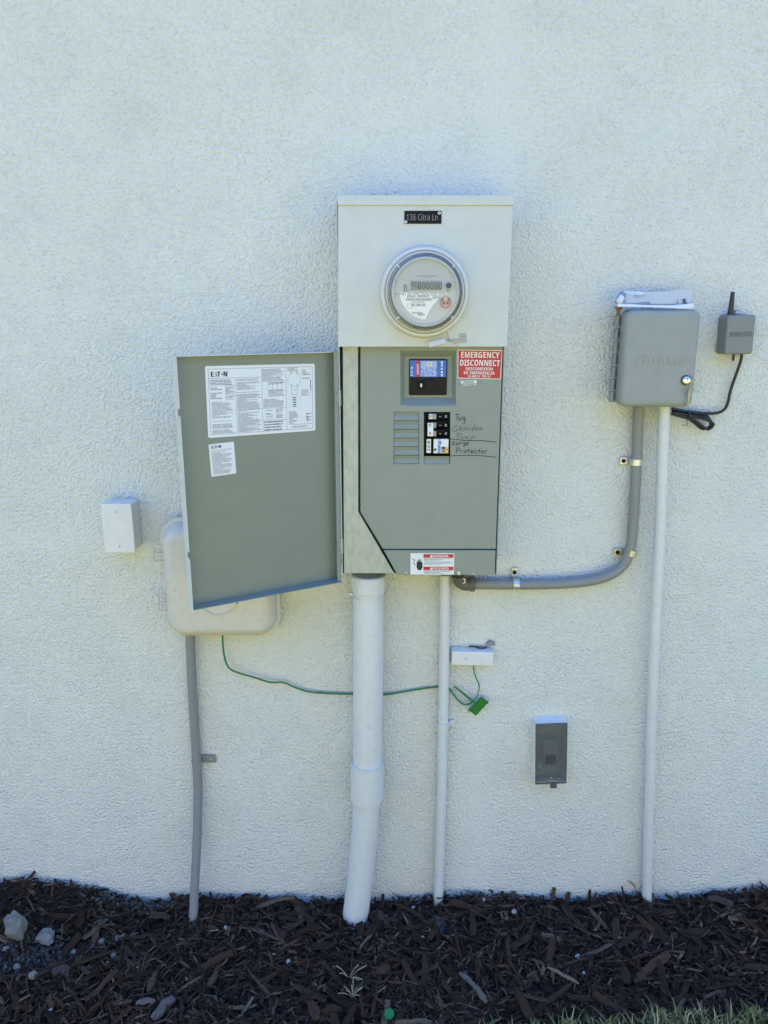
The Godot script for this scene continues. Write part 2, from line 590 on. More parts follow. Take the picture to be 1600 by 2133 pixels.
# ---------------------------------------------------------------- the house, its lawn and the house across the lawn
func building() -> void:
	var h := thing("house", "house wall of pale grey sprayed stucco carrying the meter and pipes", "house", Vector3(0, -0.3, 0))
	var x0 := -3.6
	var x1 := 8.5
	var top := 3.05
	# the face of the wall, slightly uneven where it is in view
	var un := FastNoiseLite.new()
	un.seed = 8
	un.frequency = 0.9
	var xs := PackedFloat32Array([x0, -2.5, -1.8])
	var ys := PackedFloat32Array([-0.3])
	for k in 121:
		xs.append(-1.5 + k * 0.025)
	xs.append_array([1.9, 2.6, 4.0, 6.0, x1])
	for k in 110:
		ys.append(-0.2 + k * 0.025)
	ys.append_array([2.7, top])
	var g := []
	for y in ys:
		var row := PackedVector3Array()
		for x in xs:
			row.append(Vector3(x, y, un.get_noise_2d(x, y) * 0.0025 + un.get_noise_2d(x * 5.0, y * 5.0) * 0.0012 - 0.002))
		g.append(row)
	var v := PackedVector3Array()
	var n := PackedVector3Array()
	var t := PackedVector2Array()
	var ix := PackedInt32Array()
	for j in ys.size():
		for i in xs.size():
			var p: Vector3 = g[j][i]
			v.append(p - Vector3(0, -0.3, 0))
			var a: Vector3 = g[j][mini(i + 1, xs.size() - 1)] - g[j][maxi(i - 1, 0)]
			var b: Vector3 = g[mini(j + 1, ys.size() - 1)][i] - g[maxi(j - 1, 0)][i]
			n.append(a.cross(b).normalized())
			t.append(Vector2(p.x / 1.9 + 0.41, -p.y / 1.9 + 0.13))
	var w := xs.size()
	for j in ys.size() - 1:
		for i in w - 1:
			var k := j * w + i
			for e in [k, k + w + 1, k + 1, k, k + w, k + w + 1]:
				ix.append(e)
	var arr := []
	arr.resize(Mesh.ARRAY_MAX)
	arr[Mesh.ARRAY_VERTEX] = v
	arr[Mesh.ARRAY_NORMAL] = n
	arr[Mesh.ARRAY_TEX_UV] = t
	arr[Mesh.ARRAY_INDEX] = ix
	var am := ArrayMesh.new()
	am.add_surface_from_arrays(Mesh.PRIMITIVE_TRIANGLES, arr)
	am.surface_set_material(0, M.stucco)
	var o := MeshInstance3D.new()
	o.name = "stucco_wall"
	o.mesh = am
	h.add_child(o)
	origin[o] = origin[h]
	var b := MB.new(M.trim)
	b.box(Vector3(x0, -0.3, -8.0), Vector3(x1, top, -0.02), 0.01)
	part("wall_core", b, h)
	b = MB.new(M.trim)
	b.box(Vector3(x0 - 0.35, top, -8.35), Vector3(x1 + 0.35, top + 0.16, 0.35), 0.005)
	part("soffit", b, h)
	b = MB.new(M.roof)
	var e0 := Vector3(x0 - 0.38, top + 0.162, 0.38)
	var e1 := Vector3(x1 + 0.38, top + 0.162, 0.38)
	var e2 := Vector3(x1 + 0.38, top + 0.162, -8.38)
	var e3 := Vector3(x0 - 0.38, top + 0.162, -8.38)
	var r0 := Vector3(x0 + 3.9, top + 1.9, -4.0)
	var r1 := Vector3(x1 - 3.9, top + 1.9, -4.0)
	b.quad(e0, e1, r1, r0)
	b.quad(e2, e3, r0, r1)
	b.tri(e1, e2, r1)
	b.tri(e3, e0, r0)
	part("roof", b, h)
	# the house across the lawn, in full sun: it throws its light back at the wall
	var nb := thing("neighbour_house", "cream house standing in the sun across the lawn", "house", Vector3(0, 0, 5.2))
	b = MB.new(M.neighbour_wall)
	b.box(Vector3(-9, -0.3, 5.2), Vector3(7, 3.0, 12.0), 0.01)
	part("wall", b, nb)
	b = MB.new(M.roof)
	e0 = Vector3(-9.4, 3.002, 12.4)
	e1 = Vector3(7.4, 3.002, 12.4)
	e2 = Vector3(7.4, 3.002, 4.8)
	e3 = Vector3(-9.4, 3.002, 4.8)
	r0 = Vector3(-5.6, 4.8, 8.6)
	r1 = Vector3(3.6, 4.8, 8.6)
	b.quad(e0, e1, r1, r0)
	b.quad(e2, e3, r0, r1)
	b.tri(e1, e2, r1)
	b.tri(e3, e0, r0)
	b.quad(e0, e3, e2, e1)
	part("roof", b, nb)
	for wx in [-5.0, 3.0]:
		b = MB.new(M.trim)
		b.box(Vector3(wx - 0.6, 1.0, 5.16), Vector3(wx + 0.6, 2.2, 5.22), 0.01)
		var wd := part("window", b, nb)
		b = MB.new(M.window_glass)
		b.box(Vector3(wx - 0.53, 1.07, 5.15), Vector3(wx + 0.53, 2.13, 5.158), 0.001)
		part("pane", b, wd)

func chip_mesh(r: RandomNumberGenerator, length: float, width: float, thick: float, rows: int) -> ArrayMesh:
	# a torn splinter: ragged ends, bent and twisted a little
	var b := MB.new(M.bark)
	var bend := r.randf_range(-0.05, 0.05) * length
	var rise := r.randf_range(-0.02, 0.03) * length
	var prev := []
	for k in rows + 1:
		var f := float(k) / rows
		var env := 1.0
		if k == 0 or k == rows:
			env = r.randf_range(0.3, 0.95)
		var hw := width * 0.5 * env * r.randf_range(0.75, 1.15)
		var ht := thick * 0.5 * r.randf_range(0.6, 1.3) * (0.75 if k == 0 or k == rows else 1.0)
		var s := sin(f * PI)
		var c := Vector3((f - 0.5) * length, rise * s, bend * s + r.randf_range(-0.16, 0.16) * width)
		var sk := r.randf_range(-0.2, 0.2) * width
		var row := [c + Vector3(sk * 0.3, ht, -hw * 0.8), c + Vector3(0, ht * r.randf_range(0.5, 1.3), hw * 0.7), c + Vector3(sk * 0.2, -ht * 0.3, hw), c + Vector3(0, -ht, 0), c + Vector3(-sk * 0.2, -ht * 0.2, -hw)]
		if k > 0:
			for i in 5:
				var j := (i + 1) % 5
				b.quad(prev[j], prev[i], row[i], row[j])
		else:
			for i in range(1, 4):
				b.tri(row[0], row[i], row[i + 1])
		if k == rows:
			for i in range(1, 4):
				b.tri(row[0], row[i + 1], row[i])
		prev = row
	return b.mesh(Vector3.ZERO, 25.0)

func bark_colour() -> Color:
	var q := rng.randf()
	var k := rng.randf_range(0.5, 1.5)
	if q < 0.50:
		return Color(0.056 * k, 0.034 * k, 0.023 * k)
	if q < 0.82:
		return Color(0.105 * k, 0.063 * k, 0.042 * k)
	if q < 0.96:
		return Color(0.150 * k, 0.105 * k, 0.074 * k)
	return Color(0.22 * k, 0.165 * k, 0.115 * k)

func ground() -> void:
	var b := MB.new(M.lawn)
	b.quad(Vector3(-120, -0.055, 120), Vector3(120, -0.055, 120), Vector3(120, -0.055, -120), Vector3(-120, -0.055, -120))
	structure("lawn", b)
	# the planting bed: soil, chips one can pick out, and the mass of small chips
	var bed := Node3D.new()
	bed.name = "mulch_bed"
	add_child(bed)
	bed.set_meta("kind", "structure")
	origin[bed] = Vector3.ZERO
	b = MB.new(M.soil)
	var nx := 96
	var nz := 24
	var pt := func(i: int, j: int) -> Vector3:
		var x := -2.4 + 4.8 * i / nx
		var z := -0.01 + 0.62 * j / nz
		var edge := smoothstep(0.50, 0.61, z)
		return Vector3(x, lerpf(ground_y(x, z) - 0.012, -0.06, edge), z)
	for i in nx:
		for j in nz:
			b.quad(pt.call(i, j + 1), pt.call(i + 1, j + 1), pt.call(i + 1, j), pt.call(i, j))
	part("soil", b, bed)
	var r := RandomNumberGenerator.new()
	r.seed = 99
	var small := []
	for k in 10:
		small.append(chip_mesh(r, r.randf_range(0.018, 0.055), r.randf_range(0.003, 0.009), r.randf_range(0.002, 0.005), 3))
	for k in 6:
		small.append(chip_mesh(r, r.randf_range(0.03, 0.06), 0.0016, 0.0016, 3))      # fibres
	var per := 1300
	for k in small.size():
		var mm := MultiMesh.new()
		mm.transform_format = MultiMesh.TRANSFORM_3D
		mm.use_colors = true
		mm.mesh = small[k]
		mm.instance_count = per
		for i in per:
			var x := rng.randf_range(-1.5, 1.5)
			var z := rng.randf_range(0.008, 0.52)
			if x > 0.0 and z > 0.44:
				z -= 0.1
			mm.set_instance_transform(i, lay(x, z, rng.randf_range(-0.006, 0.010), 28.0, rng.randf_range(0.75, 1.3)))
			mm.set_instance_color(i, bark_colour())
		var o := MultiMeshInstance3D.new()
		o.name = "small_bark_chips"
		o.multimesh = mm
		o.set_meta("kind", "stuff")
		bed.add_child(o, true)
	var big := []
	for k in 14:
		big.append(chip_mesh(r, r.randf_range(0.05, 0.125), r.randf_range(0.008, 0.024), r.randf_range(0.004, 0.011), 5))
	var tinted := []
	for k in 14:
		var bm: StandardMaterial3D = M.bark.duplicate()
		bm.vertex_color_use_as_albedo = false
		bm.resource_name = "bark_tone"
		bm.albedo_color = bark_colour().linear_to_srgb()
		tinted.append(bm)
	for k in 290:
		var o := MeshInstance3D.new()
		o.name = "bark_chip"
		var z := pow(rng.randf(), 0.8) * 0.44 + 0.02 if k > 45 else rng.randf_range(0.006, 0.03)
		o.mesh = big[k % big.size()]
		o.material_override = tinted[rng.randi() % tinted.size()]
		o.transform = lay(rng.randf_range(-1.08, 1.08), z, rng.randf_range(0.004, 0.012), 20.0 if k > 45 else 55.0, rng.randf_range(0.7, 1.15) if k > 45 else 0.6)
		bed.add_child(o, true)

	# grey sandy crumbs where the mulch is thin
	var crumb := MB.new(M.bark)
	lump(crumb, Vector3.ZERO, Vector3(0.0035, 0.0025, 0.003), 5, 0.25, 4, 6)
	var cm := crumb.mesh(Vector3.ZERO, 30.0)
	var gm := MultiMesh.new()
	gm.transform_format = MultiMesh.TRANSFORM_3D
	gm.use_colors = true
	gm.mesh = cm
	gm.instance_count = 1500
	for i in 1500:
		var q := G(65, 1995, 0.0)
		var x := q.x + rng.randfn(0, 0.075)
		var z := clampf(q.z + rng.randfn(0, 0.035), 0.01, 0.5)
		if i % 3 == 0:
			q = G(300, 1885, 0.0)
			x = q.x + rng.randfn(0, 0.085)
			z = clampf(0.02 + absf(rng.randfn(0, 0.018)), 0.008, 0.2)
		gm.set_instance_transform(i, lay(x, z, rng.randf_range(0.0, 0.011), 90.0, pow(rng.randf(), 2.0) * 1.7 + 0.3))
		var g := rng.randf_range(0.06, 0.17)
		gm.set_instance_color(i, Color(g, g * 0.98, g * 0.88))
	var gi := MultiMeshInstance3D.new()
	gi.name = "gravel"
	gi.multimesh = gm
	gi.set_meta("kind", "stuff")
	bed.add_child(gi, true)

func lay(x: float, z: float, lift: float, tilt: float, scale: float) -> Transform3D:
	var bs := Basis(Vector3.UP, rng.randf() * TAU) * Basis(Vector3.BACK, deg_to_rad(rng.randf_range(-tilt, tilt))) * Basis(Vector3.RIGHT, deg_to_rad(rng.randf_range(-tilt, tilt)))
	return Transform3D(bs.scaled(Vector3.ONE * scale), Vector3(x, ground_y(x, z) + lift, z))

# ---------------------------------------------------------------- print
func font(bold := true, face := "Droid Sans") -> SystemFont:
	var f := SystemFont.new()
	f.font_names = PackedStringArray([face])
	f.font_weight = 700 if bold else 400
	return f

func at2(u: float, v: float, z: float, turn := 0.0) -> Transform3D:
	return Transform3D(Basis(Vector3.BACK, deg_to_rad(turn)), P(u, v, z))

func logo(b: MB, h: float, xf: Transform3D, squeeze: float) -> void:
	# five heavy capitals of which the second is open and the fourth a dot
	var f := font()
	var w := h * 0.95 * squeeze
	for k in 3:
		for nudge in [-0.02, 0.02]:
			b.text(["E", "T", "N"][k], f, h, xf * Transform3D(Basis(), Vector3((k * 2 - 2) * w * 0.92 + nudge * h, 0, nudge * 0.005)), squeeze * 1.1)
	var p := func(x: float, y: float) -> Vector2: return Vector2(x * w, y * h)
	b.sheet(PackedVector2Array([p.call(-1.18, -0.5), p.call(-0.98, -0.5), p.call(-0.98, -0.3), p.call(-1.18, -0.3)]), 0.0, xf)
	b.sheet(PackedVector2Array([p.call(-0.72, -0.5), p.call(-0.50, -0.5), p.call(-0.72, 0.45), p.call(-0.92, 0.45)]), 0.0, xf)
	var dot := PackedVector2Array()
	for k in 12:
		dot.append(p.call(0.93, 0.0) + Vector2(cos(TAU * k / 12), sin(TAU * k / 12)) * h * 0.17)
	b.sheet(dot, 0.0, xf)

func small_print(w: int, h: int, sections: Array, sd: int) -> ImageTexture:
	# unreadably small print: rows of grey word-like dashes in columns [x0, y0, x1, y1, line, fill]
	var r := RandomNumberGenerator.new()
	r.seed = sd
	var im := Image.create(w, h, false, Image.FORMAT_RGB8)
	im.fill(lin(0.72, 0.74, 0.73))
	for s in sections:
		var y: int = s[1]
		while y < s[3]:
			var x: int = s[0]
			var stop: int = s[0] + int((s[2] - s[0]) * (r.randf_range(0.8, 1.0) if r.randf() < 0.75 else r.randf_range(0.3, 0.75)))
			if r.randf() < s[5]:
				while x < stop:
					var n := r.randi_range(3, 11)
					var g := r.randf_range(0.25, 0.5)
					im.fill_rect(Rect2i(x, y, mini(n, stop - x), maxi(1, int(s[4]) / 2)), Color(g, g, g * 1.03))
					x += n + r.randi_range(1, 3)
			y += s[4]
	return ImageTexture.create_from_image(im)

func frame(im: Image, x0: int, y0: int, x1: int, y1: int, c: Color, w := 1) -> void:
	im.fill_rect(Rect2i(x0, y0, x1 - x0, w), c)
	im.fill_rect(Rect2i(x0, y1 - w, x1 - x0, w), c)
	im.fill_rect(Rect2i(x0, y0, w, y1 - y0), c)
	im.fill_rect(Rect2i(x1 - w, y0, w, y1 - y0), c)

func printed(tex: Texture2D) -> StandardMaterial3D:
	var m := StandardMaterial3D.new()
	m.resource_name = "print"
	m.albedo_texture = tex
	m.roughness = 0.45
	return m

# ---------------------------------------------------------------- the electrical panel
func panel() -> void:
	var t := thing("electrical_panel", "tall electrical panel with its grey door swung open on the stucco wall", "electrical panel", Vector3(0.087, 1.045, 0))
	var x0 := -0.1035
	var x1 := 0.2735
	var y0 := 1.046
	var y1 := 1.90
	var zf := 0.118
	# the tray: back and four walls of sheet steel
	var b := MB.new(M.enclosure_paint)
	var th := 0.0022
	b.box(Vector3(x0, y0, 0.001), Vector3(x1, y1, 0.004), 0.0003)
	b.box(Vector3(x0, y0, 0.0045), Vector3(x0 + th, y1, zf), 0.0005)
	b.use(M.grey_paint)
	th = 0.0013
	b.slab(PX([[1049.4, 718], [1051.0, 718], [1034.6, 1199.5], [1033.0, 1199.5]], 0.113), [[0, 0.0045], [0, 0.1125], [0.0003, 0.113]])
	b.box(Vector3(x0 + 0.0022, y0, 0.0045), Vector3(x1 - th, y0 + th, zf - 0.008), 0.0004)
	part("enclosure", b, t)
	# galvanised plate on the left, widening at the foot
	b = MB.new(M.galvanised)
	var gz := 0.110
	b.slab(PX([[714, 718], [746, 718], [746.5, 1066], [821, 1194], [716.5, 1194]], gz), [[0, gz - 0.004], [0, gz - 0.0006], [0.0006, gz]])
	part("side_plate", b, t, "blotchy bare galvanised plate beside the grey dead front")
	# the grey dead front, with a dished well for the main breaker and slots for the small ones
	b = MB.new(M.grey_paint)
	var dz := 0.1125
	var u := [751.0, 820.0, 834.0, 873.0, 883.0, 938.0, 950.0, 1048.0]
	var c := func(px: float, py: float) -> Vector3: return P(minf(px, 1047.0 - (py - 725.0) * 0.0342), py, dz)
	var vs := [718.0, 730.0, 845.0, 858.0, 949.5, 966.5, 1066.0]
	for i in u.size() - 1:
		for j in vs.size() - 1:
			var mu: float = (u[i] + u[i + 1]) / 2
			var mv: float = (vs[j] + vs[j + 1]) / 2
			if mu > 834 and mu < 950 and mv > 730 and mv < 845:
				continue
			if mu > 820 and mu < 873 and mv > 858 and mv < 966.5:
				continue
			if mu > 883 and mu < 938 and mv > 858 and mv < 966.5:
				continue
			b.quad(c.call(u[i], vs[j + 1]), c.call(u[i + 1], vs[j + 1]), c.call(u[i + 1], vs[j]), c.call(u[i], vs[j]))
	b.sheet(PX([[751, 1066], [820, 1066], [834, 1066], [873, 1066], [883, 1066], [938, 1066], [950, 1066], [1035.4, 1066], [1032.7, 1143], [798, 1143]], dz), dz)
	# its folded edges
	for e in [[[751, 718], [751, 1066]], [[751, 1066], [798, 1143]], [[1032.7, 1143], [1035.4, 1066]], [[1035.4, 1066], [1047.2, 718]]]:
		var pa := P(e[0][0], e[0][1], dz)
		var pb := P(e[1][0], e[1][1], dz)
		var back := Vector3(0, 0, -0.012)
		b.quad(pa + back, pb + back, pb, pa)
	# the well
	var o4 := [P(834, 845, dz), P(950, 845, dz), P(950, 730, dz), P(834, 730, dz)]
	var wz := 0.094
	var i4 := [P(843, 828, wz), P(941, 828, wz), P(941, 743, wz), P(843, 743, wz)]
	for k in 4:
		var l := (k + 1) % 4
		b.quad(o4[k], o4[l], i4[l], i4[k])
	b.quad(i4[0], i4[1], i4[2], i4[3])
	part("dead_front", b, t, "", 20.0)
	# knock-out plates, each a shallow trough
	var ko := []
	for k in 6:
		ko.append([820.6, 858.6 + 18.0 * k, 872.4, 875.6 + 18.0 * k])
	ko.append([883.6, 950.2, 936.8, 966.0])
	for k in ko:
		b = MB.new(M.grey_paint)
		var a := P(k[0], k[3], dz - 0.0005)
		var d := P(k[2], k[1], dz - 0.0005)
		var my := lerpf(a.y, d.y, 0.55)
		var zz := dz - 0.0005
		var zm := dz - 0.0034
		b.quad(Vector3(a.x, a.y, zz), Vector3(d.x, a.y, zz), Vector3(d.x, my, zm), Vector3(a.x, my, zm))
		b.quad(Vector3(a.x, my, zm), Vector3(d.x, my, zm), Vector3(d.x, d.y, zz), Vector3(a.x, d.y, zz))
		b.tri(Vector3(a.x, a.y, zz), Vector3(a.x, my, zm), Vector3(a.x, d.y, zz))
		b.tri(Vector3(d.x, a.y, zz), Vector3(d.x, d.y, zz), Vector3(d.x, my, zm))
		part("knockout", b, t, "", 10.0)
	b = MB.new(M.breaker_black)                       # what the slots open onto
	b.quad(P(815, 972, 0.085), P(944, 972, 0.085), P(944, 852, 0.085), P(815, 852, 0.085))
	part("bus_cover", b, t)
	# main breaker
	b = MB.new(M.black_plastic)
	b.slab(rr(852, 748, 932, 823, 0.097, 0.003), [[0, 0.0945], [0, 0.0985], [0.0008, 0.0995]])
	var mb := part("main_breaker", b, t)
	b = MB.new(M.black_plastic)
	b.slab(rr(873, 796, 884, 811, 0.104, 0.001), [[0, 0.0996], [0, 0.110], [0.001, 0.111]])
	b.slab(rr(884, 790, 906, 812, 0.101, 0.001), [[0, 0.0996], [0, 0.1016], [0.0006, 0.102]])
	part("handle", b, mb)
	b = MB.new(M.label_white)
	b.sheet(rr(875.5, 799, 879, 806, 0.1115, 0.0003), 0.1115)
	part("handle_mark", b, mb)
	b = MB.new(M.label_blue)
	var bl := 0.1000
	b.sheet(rr(854, 750.5, 930, 785, bl, 0.001), bl)
	b.use(M.label_pale_blue)
	b.sheet(rr(876, 752, 910, 784, bl, 0.0003), bl + 0.0003)
	b.use(M.label_red)
	b.sheet(rr(867, 750.5, 874, 785, bl, 0.0001), bl + 0.0005)
	b.use(M.label_white)
	b.sheet(rr(890.5, 754, 899.5, 763, bl, 0.001), bl + 0.0006)
	for q in [[918.5, 752.5, 922.5, 757.5], [918.5, 759.5, 922.5, 763], [918.5, 766, 922.5, 770], [918.5, 773, 922.5, 777], [918.5, 779, 922.5, 784]]:
		b.sheet(rr(q[0], q[1], q[2], q[3], bl, 0.0001), bl + 0.0005)
	logo(b, 0.0052, at2(858, 774, bl + 0.0004, 90), 0.9)
	b.text("DANGER", font(), 0.0040, at2(870.5, 769, bl + 0.0007, 90), 0.95)
	b.use(M.label_blue)
	var r := RandomNumberGenerator.new()
	r.seed = 6
	for k in 46:
		var px := r.randf_range(876.5, 908)
		var py := r.randf_range(764.5, 783)
		b.sheet(rr(px, py, px + r.randf_range(0.7, 1.4), py + r.randf_range(1.0, 5.0), bl, 0.0), bl + 0.0006)
	b.use(M.meter_grey)
	b.sheet(rr(892.5, 756, 897.5, 761, bl, 0.0005), bl + 0.0009)
	part("breaker_label", b, mb, "blue printed label with a red band")
	# small breakers
	var bz := 0.1145
	for q in [[858.5, 877.0], [877.6, 894.5], [895.1, 911.5]]:
		b = MB.new(M.breaker_black)
		b.slab(rr(885.5, q[0], 937, q[1], bz, 0.0006), [[0, 0.088], [0, bz - 0.001], [0.001, bz]])
		b.use(M.meter_grey)
		b.text("20", font(), 0.0045, at2(929, (q[0] + q[1]) / 2, bz + 0.0003, 90))
		b.text("I", font(), 0.004, at2(917, (q[0] + q[1]) / 2, bz + 0.0003, 90))
		var br := part("breaker", b, t)
		var my: float = (q[0] + q[1]) / 2
		b = MB.new(M.breaker_tan)
		b.slab(rr(893, my - 5.5, 909, my + 5.5, bz + 0.005, 0.0008), [[0, bz], [0, bz + 0.0055], [0.0008, bz + 0.006]])
		b.use(M.label_white)
		b.slab(rr(893.5, my - 5, 901, my + 5, bz + 0.01, 0.0006), [[0, bz + 0.006], [0, bz + 0.010], [0.0008, bz + 0.011]])
		b.use(M.grey_ink)
		b.text("20", font(), 0.004, at2(897, my, bz + 0.0112, 90))
		part("handle", b, br)
	b = MB.new(M.label_white)                         # the tie across the two lower handles
	b.slab(rr(890.5, 881.0, 903, 908.5, bz + 0.014, 0.0008), [[0, bz + 0.0112], [0, bz + 0.0150], [0.0008, bz + 0.0158]])
	b.use(M.grey_ink)
	b.text("20", font(), 0.005, at2(896, 886, bz + 0.0161, 90))
	b.text("20", font(), 0.005, at2(896, 903, bz + 0.0161, 90))
	part("handle_tie", b, t)
	b = MB.new(M.black_plastic)
	b.slab(rr(884.5, 911.9, 936, 948.9, bz, 0.0006), [[0, 0.088], [0, bz], [0.001, bz + 0.001]])
	var sp := part("surge_protector", b, t)
	b = MB.new(M.label_white)
	var sz := bz + 0.0014
	b.sheet(rr(888.5, 914.5, 898, 943.5, sz, 0.001), sz)
	b.sheet(rr(903, 914.5, 934.5, 944, sz, 0.001), sz)
	b.use(M.amber)
	b.sheet(rr(918, 931, 934, 943.5, sz, 0.0006), sz + 0.0003)
	b.use(M.label_pale_blue)
	b.sheet(rr(911.5, 914.8, 918, 943.5, sz, 0.0001), sz + 0.0003)
	b.use(M.ink)
	logo(b, 0.006, at2(893.2, 929, sz + 0.0004, 90), 0.85)
	b.text("0", font(), 0.006, at2(917.5, 922, sz + 0.0006, 90), 1.3)
	b.sheet(rr(920.5, 930.5, 927, 935, sz, 0.0003), sz + 0.0006)
	b.sheet(rr(919.5, 936.0, 933, 936.8, sz, 0.0), sz + 0.0006)
	b.sheet(rr(921.5, 938.5, 926, 941.5, sz, 0.0003), sz + 0.0006)
	b.use(M.label_blue)
	b.text("SURGE", font(), 0.003, at2(914.6, 935.5, sz + 0.0006, 90))
	b.use(M.green_dot)
	b.sheet(disc(906.3, 936.5, 3.1, sz), sz + 0.0006)
	part("label", b, sp)
	# foot plate
	b = MB.new(M.grey_paint)
	var fz := 0.1165
	b.slab(PX([[799.5, 1146.5], [1032.6, 1146.5], [1030.8, 1198], [828, 1198]], fz), [[0, fz - 0.010], [0, fz - 0.001], [0.001, fz]])
	part("foot_plate", b, t)
	for q in [[846.6, 1192.2, 3.4], [955.5, 1193.6, 4.8], [987.3, 1194.4, 3.4]]:
		b = MB.new(M.zinc)
		var pr := P(q[0], q[1], fz)
		var rad: float = q[2] * 0.00108
		b.lathe([[rad, 0.0], [rad, 0.002], [rad * 0.75, 0.0034], [rad * 0.3, 0.0037], [0, 0.0037]], Transform3D(Basis(), pr), 14)
		b.use(M.ink)
		b.box(Vector3(-rad * 0.7, -0.0005, 0.0036), Vector3(rad * 0.7, 0.0005, 0.0039), 0.0001, Transform3D(Basis(Vector3.BACK, 0.6), pr))
		part("screw", b, t)
	# labels
	b = MB.new(M.label_white)
	var lz := fz + 0.0005
	b.sheet(rr(854.8, 1152.4, 946.6, 1197.0, lz, 0.0008), lz)
	b.use(M.label_red)
	b.sheet(rr(882, 1154.2, 944.8, 1161.8, lz, 0.0), lz + 0.0003)
	b.sheet(rr(882, 1180.3, 944.8, 1187.6, lz, 0.0), lz + 0.0003)
	b.use(M.label_white)
	b.text("DANGER", font(), 0.0058, at2(917.5, 1158.2, lz + 0.0005), 1.2)
	b.text("PELIGRO", font(), 0.0058, at2(917.5, 1184.1, lz + 0.0005), 1.2)
	for py in [1158.0, 1184.0]:
		b.sheet(PX([[895.5, py + 3], [901.5, py + 3], [898.5, py - 3]], lz), lz + 0.0005)
	b.use(M.ink)
	var hand := [[[868.5, 1172], [874, 1170], [879.5, 1172], [880.5, 1181], [877.5, 1187.5], [870.5, 1187.5], [867.6, 1180]]]
	for f in [[868.3, 1168, 869.9, 1174], [870.9, 1165.2, 872.6, 1174], [873.4, 1164.6, 875.1, 1174], [875.9, 1165.6, 877.6, 1174], [878.3, 1170, 879.9, 1178]]:
		b.sheet(rr(f[0], f[1], f[2], f[3], lz, 0.0006), lz + 0.0003)
	b.sheet(PX(hand[0], lz), lz + 0.0003)
	b.ribbon(PackedVector3Array([P(858.5, 1163.5, lz + 0.0003), P(864.5, 1167.5, lz + 0.0003), P(861.5, 1173, lz + 0.0003), P(865.5, 1177.5, lz + 0.0003)]), 0.0016)
	b.use(M.grey_ink)
	for k in 11:
		var py: float = [1163.4, 1165.2, 1167.0, 1170.2, 1172.0, 1173.8, 1175.8, 1189.2, 1190.9, 1192.6, 1194.4][k]
		var pe: float = [942, 925, 915, 943, 938, 943, 920, 942, 936, 918, 925][k]
		b.ribbon(PackedVector3Array([P(883, py, lz + 0.0003), P(pe, py, lz + 0.0003)]), 0.0007)
	part("danger_label", b, t, "white safety label with two red bands and a black hand")
	b = MB.new(M.label_white)
	lz = dz + 0.0006
	b.sheet(rr4([953.5, 728.5], [1046.3, 729.5], [1043.3, 790.2], [953.0, 788.0], lz), lz)
	b.use(M.label_red)
	b.sheet(rr4([954.9, 729.9], [1044.9, 730.9], [1041.9, 788.8], [954.4, 786.6], lz), lz + 0.0003)
	b.use(M.label_white)
	var lf := font()
	b.text("EMERGENCY", lf, 0.0134, at2(1000, 739.5, lz + 0.0006, -0.5), 0.80)
	b.text("DISCONNECT", lf, 0.0134, at2(999.5, 756.2, lz + 0.0006, -0.7), 0.785)
	b.text("DESCONEXION", lf, 0.0066, at2(998.5, 768.4, lz + 0.0006, -0.7), 0.98)
	b.text("DE EMERGENCIA", lf, 0.0066, at2(998, 777.0, lz + 0.0006, -0.7), 0.98)
	b.text("SS 690/13  705.12", lf, 0.0026, at2(998, 784, lz + 0.0006, -0.7), 1.0)
	part("warning_label", b, t, "red label reading EMERGENCY DISCONNECT in white")
	b = MB.new(M.label_white)
	b.sheet(rr4([960.0, 793.2], [993.4, 792.2], [993.2, 802.6], [960.2, 804.0], lz), lz)
	b.use(M.grey_ink)
	b.text("SERVICE", font(), 0.0042, at2(976.5, 796, lz + 0.0003, 1.5), 1.0)
	b.text("DISCONNECT", font(), 0.0042, at2(976.5, 800.8, lz + 0.0003, 1.5), 1.0)
	part("service_label", b, t)
	handwriting(t, dz)
	# upper cover with its rain lip
	b = MB.new(M.cover_paint)
	b.slab(PX([[704.2, 424], [1069.2, 424], [1056.6, 722.5], [704.2, 722.5]], 0.134), [[0, 0.1185], [0, 0.132], [0.0006, 0.1336], [0.002, 0.134]], Transform3D(), true)
	b.box(Vector3(-0.1005, 1.60, 0.0045), Vector3(0.2705, 1.899, 0.1184), 0.001)
	var cv := part("meter_cover", b, t)
	b = MB.new(M.cover_paint)
	var la := P(703.6, 427.5, 0.1375)
	var lb := P(1070.8, 406.5, 0.1375)
	b.box(Vector3(la.x, la.y, 0.002), Vector3(lb.x, lb.y, 0.1375), 0.0015)
	part("rain_lip", b, cv)
	# address plate
	b = MB.new(M.black_plastic)
	var nz := 0.1345
	b.slab(PX([[842.5, 439], [919.8, 439], [919.8, 466], [842.2, 466]], nz + 0.0015), [[0, nz - 0.0004], [0, nz + 0.0012], [0.0003, nz + 0.0015]])
	var np := part("address_plate", b, t, "black plate engraved 136 Citra Ln")
	b = MB.new(M.plate_letter)
	b.text("136 Citra Ln", font(false), 0.0125, at2(879.5, 452.7, nz + 0.0018), 0.74)
	part("lettering", b, np)
	for q in [[915.3, 443.6], [845.2, 462.3]]:
		b = MB.new(M.zinc)
		b.lathe([[0.0035, 0], [0.0033, 0.001], [0.002, 0.0018], [0.0008, 0.0019]], Transform3D(Basis(), P(q[0], q[1], nz + 0.0015)), 14)
		b.use(M.ink)
		b.lathe([[0.0011, 0.0019], [0, 0.0019]], Transform3D(Basis(), P(q[0], q[1], nz + 0.0016)), 8)
		part("rivet", b, np)
	# sealing bracket below the meter
	b = MB.new(M.bracket_grey)
	b.slab(PX([[934, 706.5], [957, 706.5], [957, 694.5], [971.5, 694.5], [971.5, 713], [940, 713.5]], 0.136), [[0, 0.1343], [0, 0.1357], [0.0003, 0.136]])
